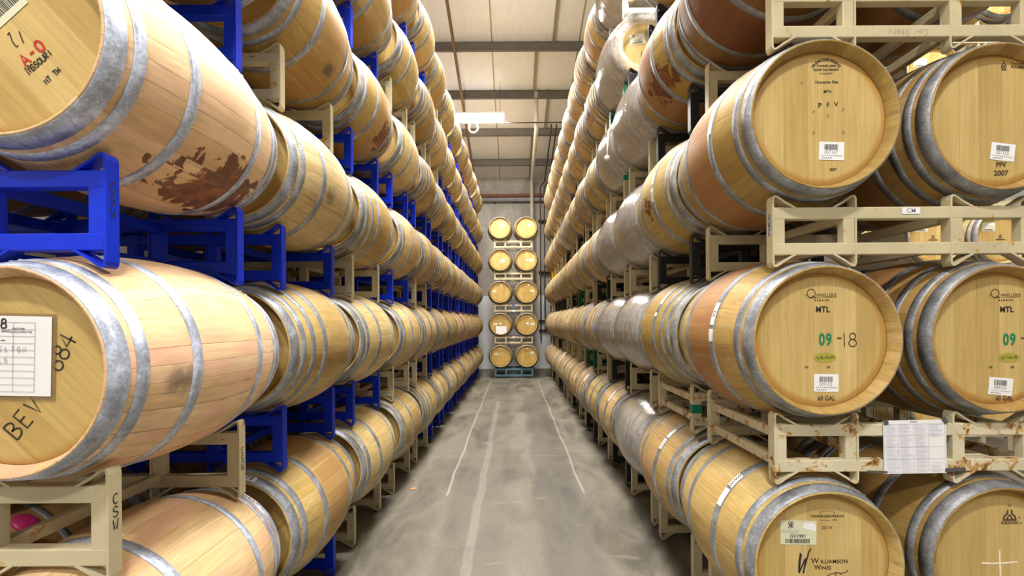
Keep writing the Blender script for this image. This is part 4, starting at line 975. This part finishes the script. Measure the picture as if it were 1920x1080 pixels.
# ------------------------------------------------------------------ paper, tape and writing on racks
def on_rack(key, me, x, z, name, front=True, label=None, lift=0.0015, tilt=0):
    """on the front face of a rack's near end frame; x from the rack's middle, z up from its feet"""
    r = RK.get(key)
    if not r: return None
    d = RD if key[0] in ('R', 'S') else LD
    o = link(name, me, r, (x, -d-0.024-lift, z), (PI/2, -R(tilt), 0))
    if label: o['label'] = label
    return o
hR = rspec(1)[0]
s = on_rack(('R', 1, 0), quad_mesh(0.262, 0.222, M['paper']), 0.035, hR/2 + 0.005, 'paper_list', label='white printed list taped to the rack', lift=0.004, tilt=0.6)
if s:
    segs = []; rl = random.Random(9)
    for i in range(38):
        for cx0 in (-0.124, -0.066, -0.002, 0.060):
            if cx0 > 0.05 and 9 < i < 30: continue
            segs.append([(cx0, 0.092-0.0052*i), (cx0 + rl.uniform(0.030, 0.056), 0.092-0.0052*i)])
    sub(s, lines_mesh(segs, 0.0011, M['violet_ink']), 'printed_rows', lift=0.0012)
    sub(s, lines_mesh([[(x, 0.095), (x, -0.105)] for x in (-0.128, -0.069, -0.006, 0.056, 0.124)] + [[(-0.128, y), (0.124, y)] for y in (0.095, 0.05, 0.0, -0.05)], 0.0007, M['grey_ink']), 'ruled_lines', lift=0.001)
    sub(s, lines_mesh([[(-0.02, 0.104), (0.01, 0.104)]], 0.003, M['grey_ink']), 'typed_heading', lift=0.0012)
    for (x, y, w_, h_, rt) in ((-0.120, 0.104, 0.020, 0.022, 10), (0.124, 0.108, 0.018, 0.030, 35), (-0.160, -0.101, 0.085, 0.009, -3), (0.165, -0.098, 0.085, 0.015, 2)):
        sub(s, quad_mesh(w_, h_, M['duct']), 'tape_strip', x, y, 0.0022, rt)
on_rack(('R', 1, 0), text_mesh('BURR', 0.026, M['teal_ink'], spacing=1.2), 0.0, 0.070, 'painted_lettering', tilt=180)
s = on_rack(('R', 2, 0), quad_mesh(0.075, 0.028, M['paper']), 0.03, hR-0.071, 'paper_label', label='small white label reading CM')
if s: sub(s, text_mesh('CM', 0.026, M['grey_ink'], bold=0.0003), 'label_lettering')
on_rack(('R', 3, 0), hand_mesh('Cow Starz', 0.026, M['grey_ink'], 0.0014, 0.72), 0.02, 0.072, 'handwriting', tilt=180)
def on_strap(key, me, z, side, name):
    r = RK.get(key)
    if not r: return
    bx, w_, d = (RB, RW, RD) if side == 'R' else (LB, LW, LD)
    if side == 'L': link(name, me, r, (bx/2+w_+0.001, -d, z), (PI/2, 0, PI/2))
    else: link(name, me, r, (-bx/2-w_-0.001, -d, z), (PI/2, 0, -PI/2))
hL = lspec(1)[0]
on_strap(('L', 2, 0), hand_mesh('CSW', 0.030, M['ink'], 0.0035, vertical=True), hL*0.60, 'L', 'handwriting'); on_strap(('L', 1, 0), hand_mesh('CSW', 0.030, M['ink'], 0.0035, vertical=True), hL*0.60, 'L', 'handwriting')
on_strap(('R', 2, 0), hand_mesh('NWC', 0.026, M['blue_ink'], 0.0045, vertical=True), hR*0.60, 'R', 'handwriting')
r = RK.get(('L', 1, 0))
if r: link('handwriting', hand_mesh('CSW', 0.028, M['ink'], 0.0035, vertical=True), r, (LB/2+LW+0.001, LD, hL*0.5), (PI/2, 0, PI/2))
for key, z in ((('R', 1, 1), 0.13), (('R', 3, 3), 0.24)):
    r = RK.get(key)
    if r:
        bm = bm_new(); box(bm, -0.030, 0.030, -0.027, 0.027, 0, 0.05); o = link('tape_band', mesh('tape', bm, M['greentape']), r, (-RB/2-RW+0.026, -RD, z)); o['label'] = 'green tape band'
for l, c in ((2, 'blue_ink'), (2, 'paper'), (1, 'paper')):
    hh = rspec(1)[0]; on_rack(('S', l), quad_mesh(0.09, 0.035, M[c]), 0.0, hh-0.071 if (l, c) != (2, 'paper') else 0.071, 'paper_label')
# a loose tail of film hangs from a wrapped barrel
b = B.get(('R', 3, 3))
if b:
    kd = K[('R', 3, 3)]; bm = bm_new(); tube(bm, [(-0.265, -0.385, kd.rb+0.21), (-0.335, -0.39, kd.rb+0.10), (-0.345, -0.39, kd.rb-0.06), (-0.350, -0.39, kd.rb-0.14)], 0.008, 8)
    rr = bmesh.ops.create_icosphere(bm, subdivisions=2, radius=0.028); bmesh.ops.translate(bm, verts=rr['verts'], vec=(-0.350, -0.39, kd.rb-0.16))
    link('film_tail', mesh('film_tail', bm, M['rope']), b)

# ------------------------------------------------------------------ the next block of racks beyond the cream-racked row
for ci, xb in enumerate((4.62, 5.36)):
    for l in range(6):
        zc = 0.70 + 0.905*l; y0 = 5.35
        if not in_view(xb, y0, y0+0.9, zc, 0.34, 0): continue
        b = barrel(BURG6, xb, y0, zc, 'pale oak barrel in the block beyond the near racks, %s tier, %s' % (TIER[l], ('first', 'second')[ci] + ' from the aisle'), 'barrels of the block beyond', 1, roll=0.0, tint=(1.03, 1.0, 0.92), headtint=(1.05, 1.0, 0.95))
        winery_sticker(b, BURG6, 0.06 if l % 2 else -0.13, 0.11, k=1.0, simple=True)
        on_head(b, BURG6, lines_mesh([[(-0.05, 0), (0.05, 0.0)], [(-0.02, 0.025), (0.02, 0.02)], [(-0.015, 0.045), (0.015, 0.045)]], 0.012, BK), 0.0, -0.03, 'wine_brand')
        if ci == 0: continue
        rack((0.905-2*RC if l else 0.70-RC, RW, 0.74, RD), 4.99, y0+0.45, 0 if l == 0 else zc-RC-(0.905-2*RC), ['cream', 'cream', 'cream', 'cream', 'green', 'cream'][l], '%s steel rack under the %s tier of the block beyond the near racks' % (['cream', 'cream', 'cream', 'cream', 'green', 'cream'][l], TIER[l]), 'racks of the block beyond', 1)
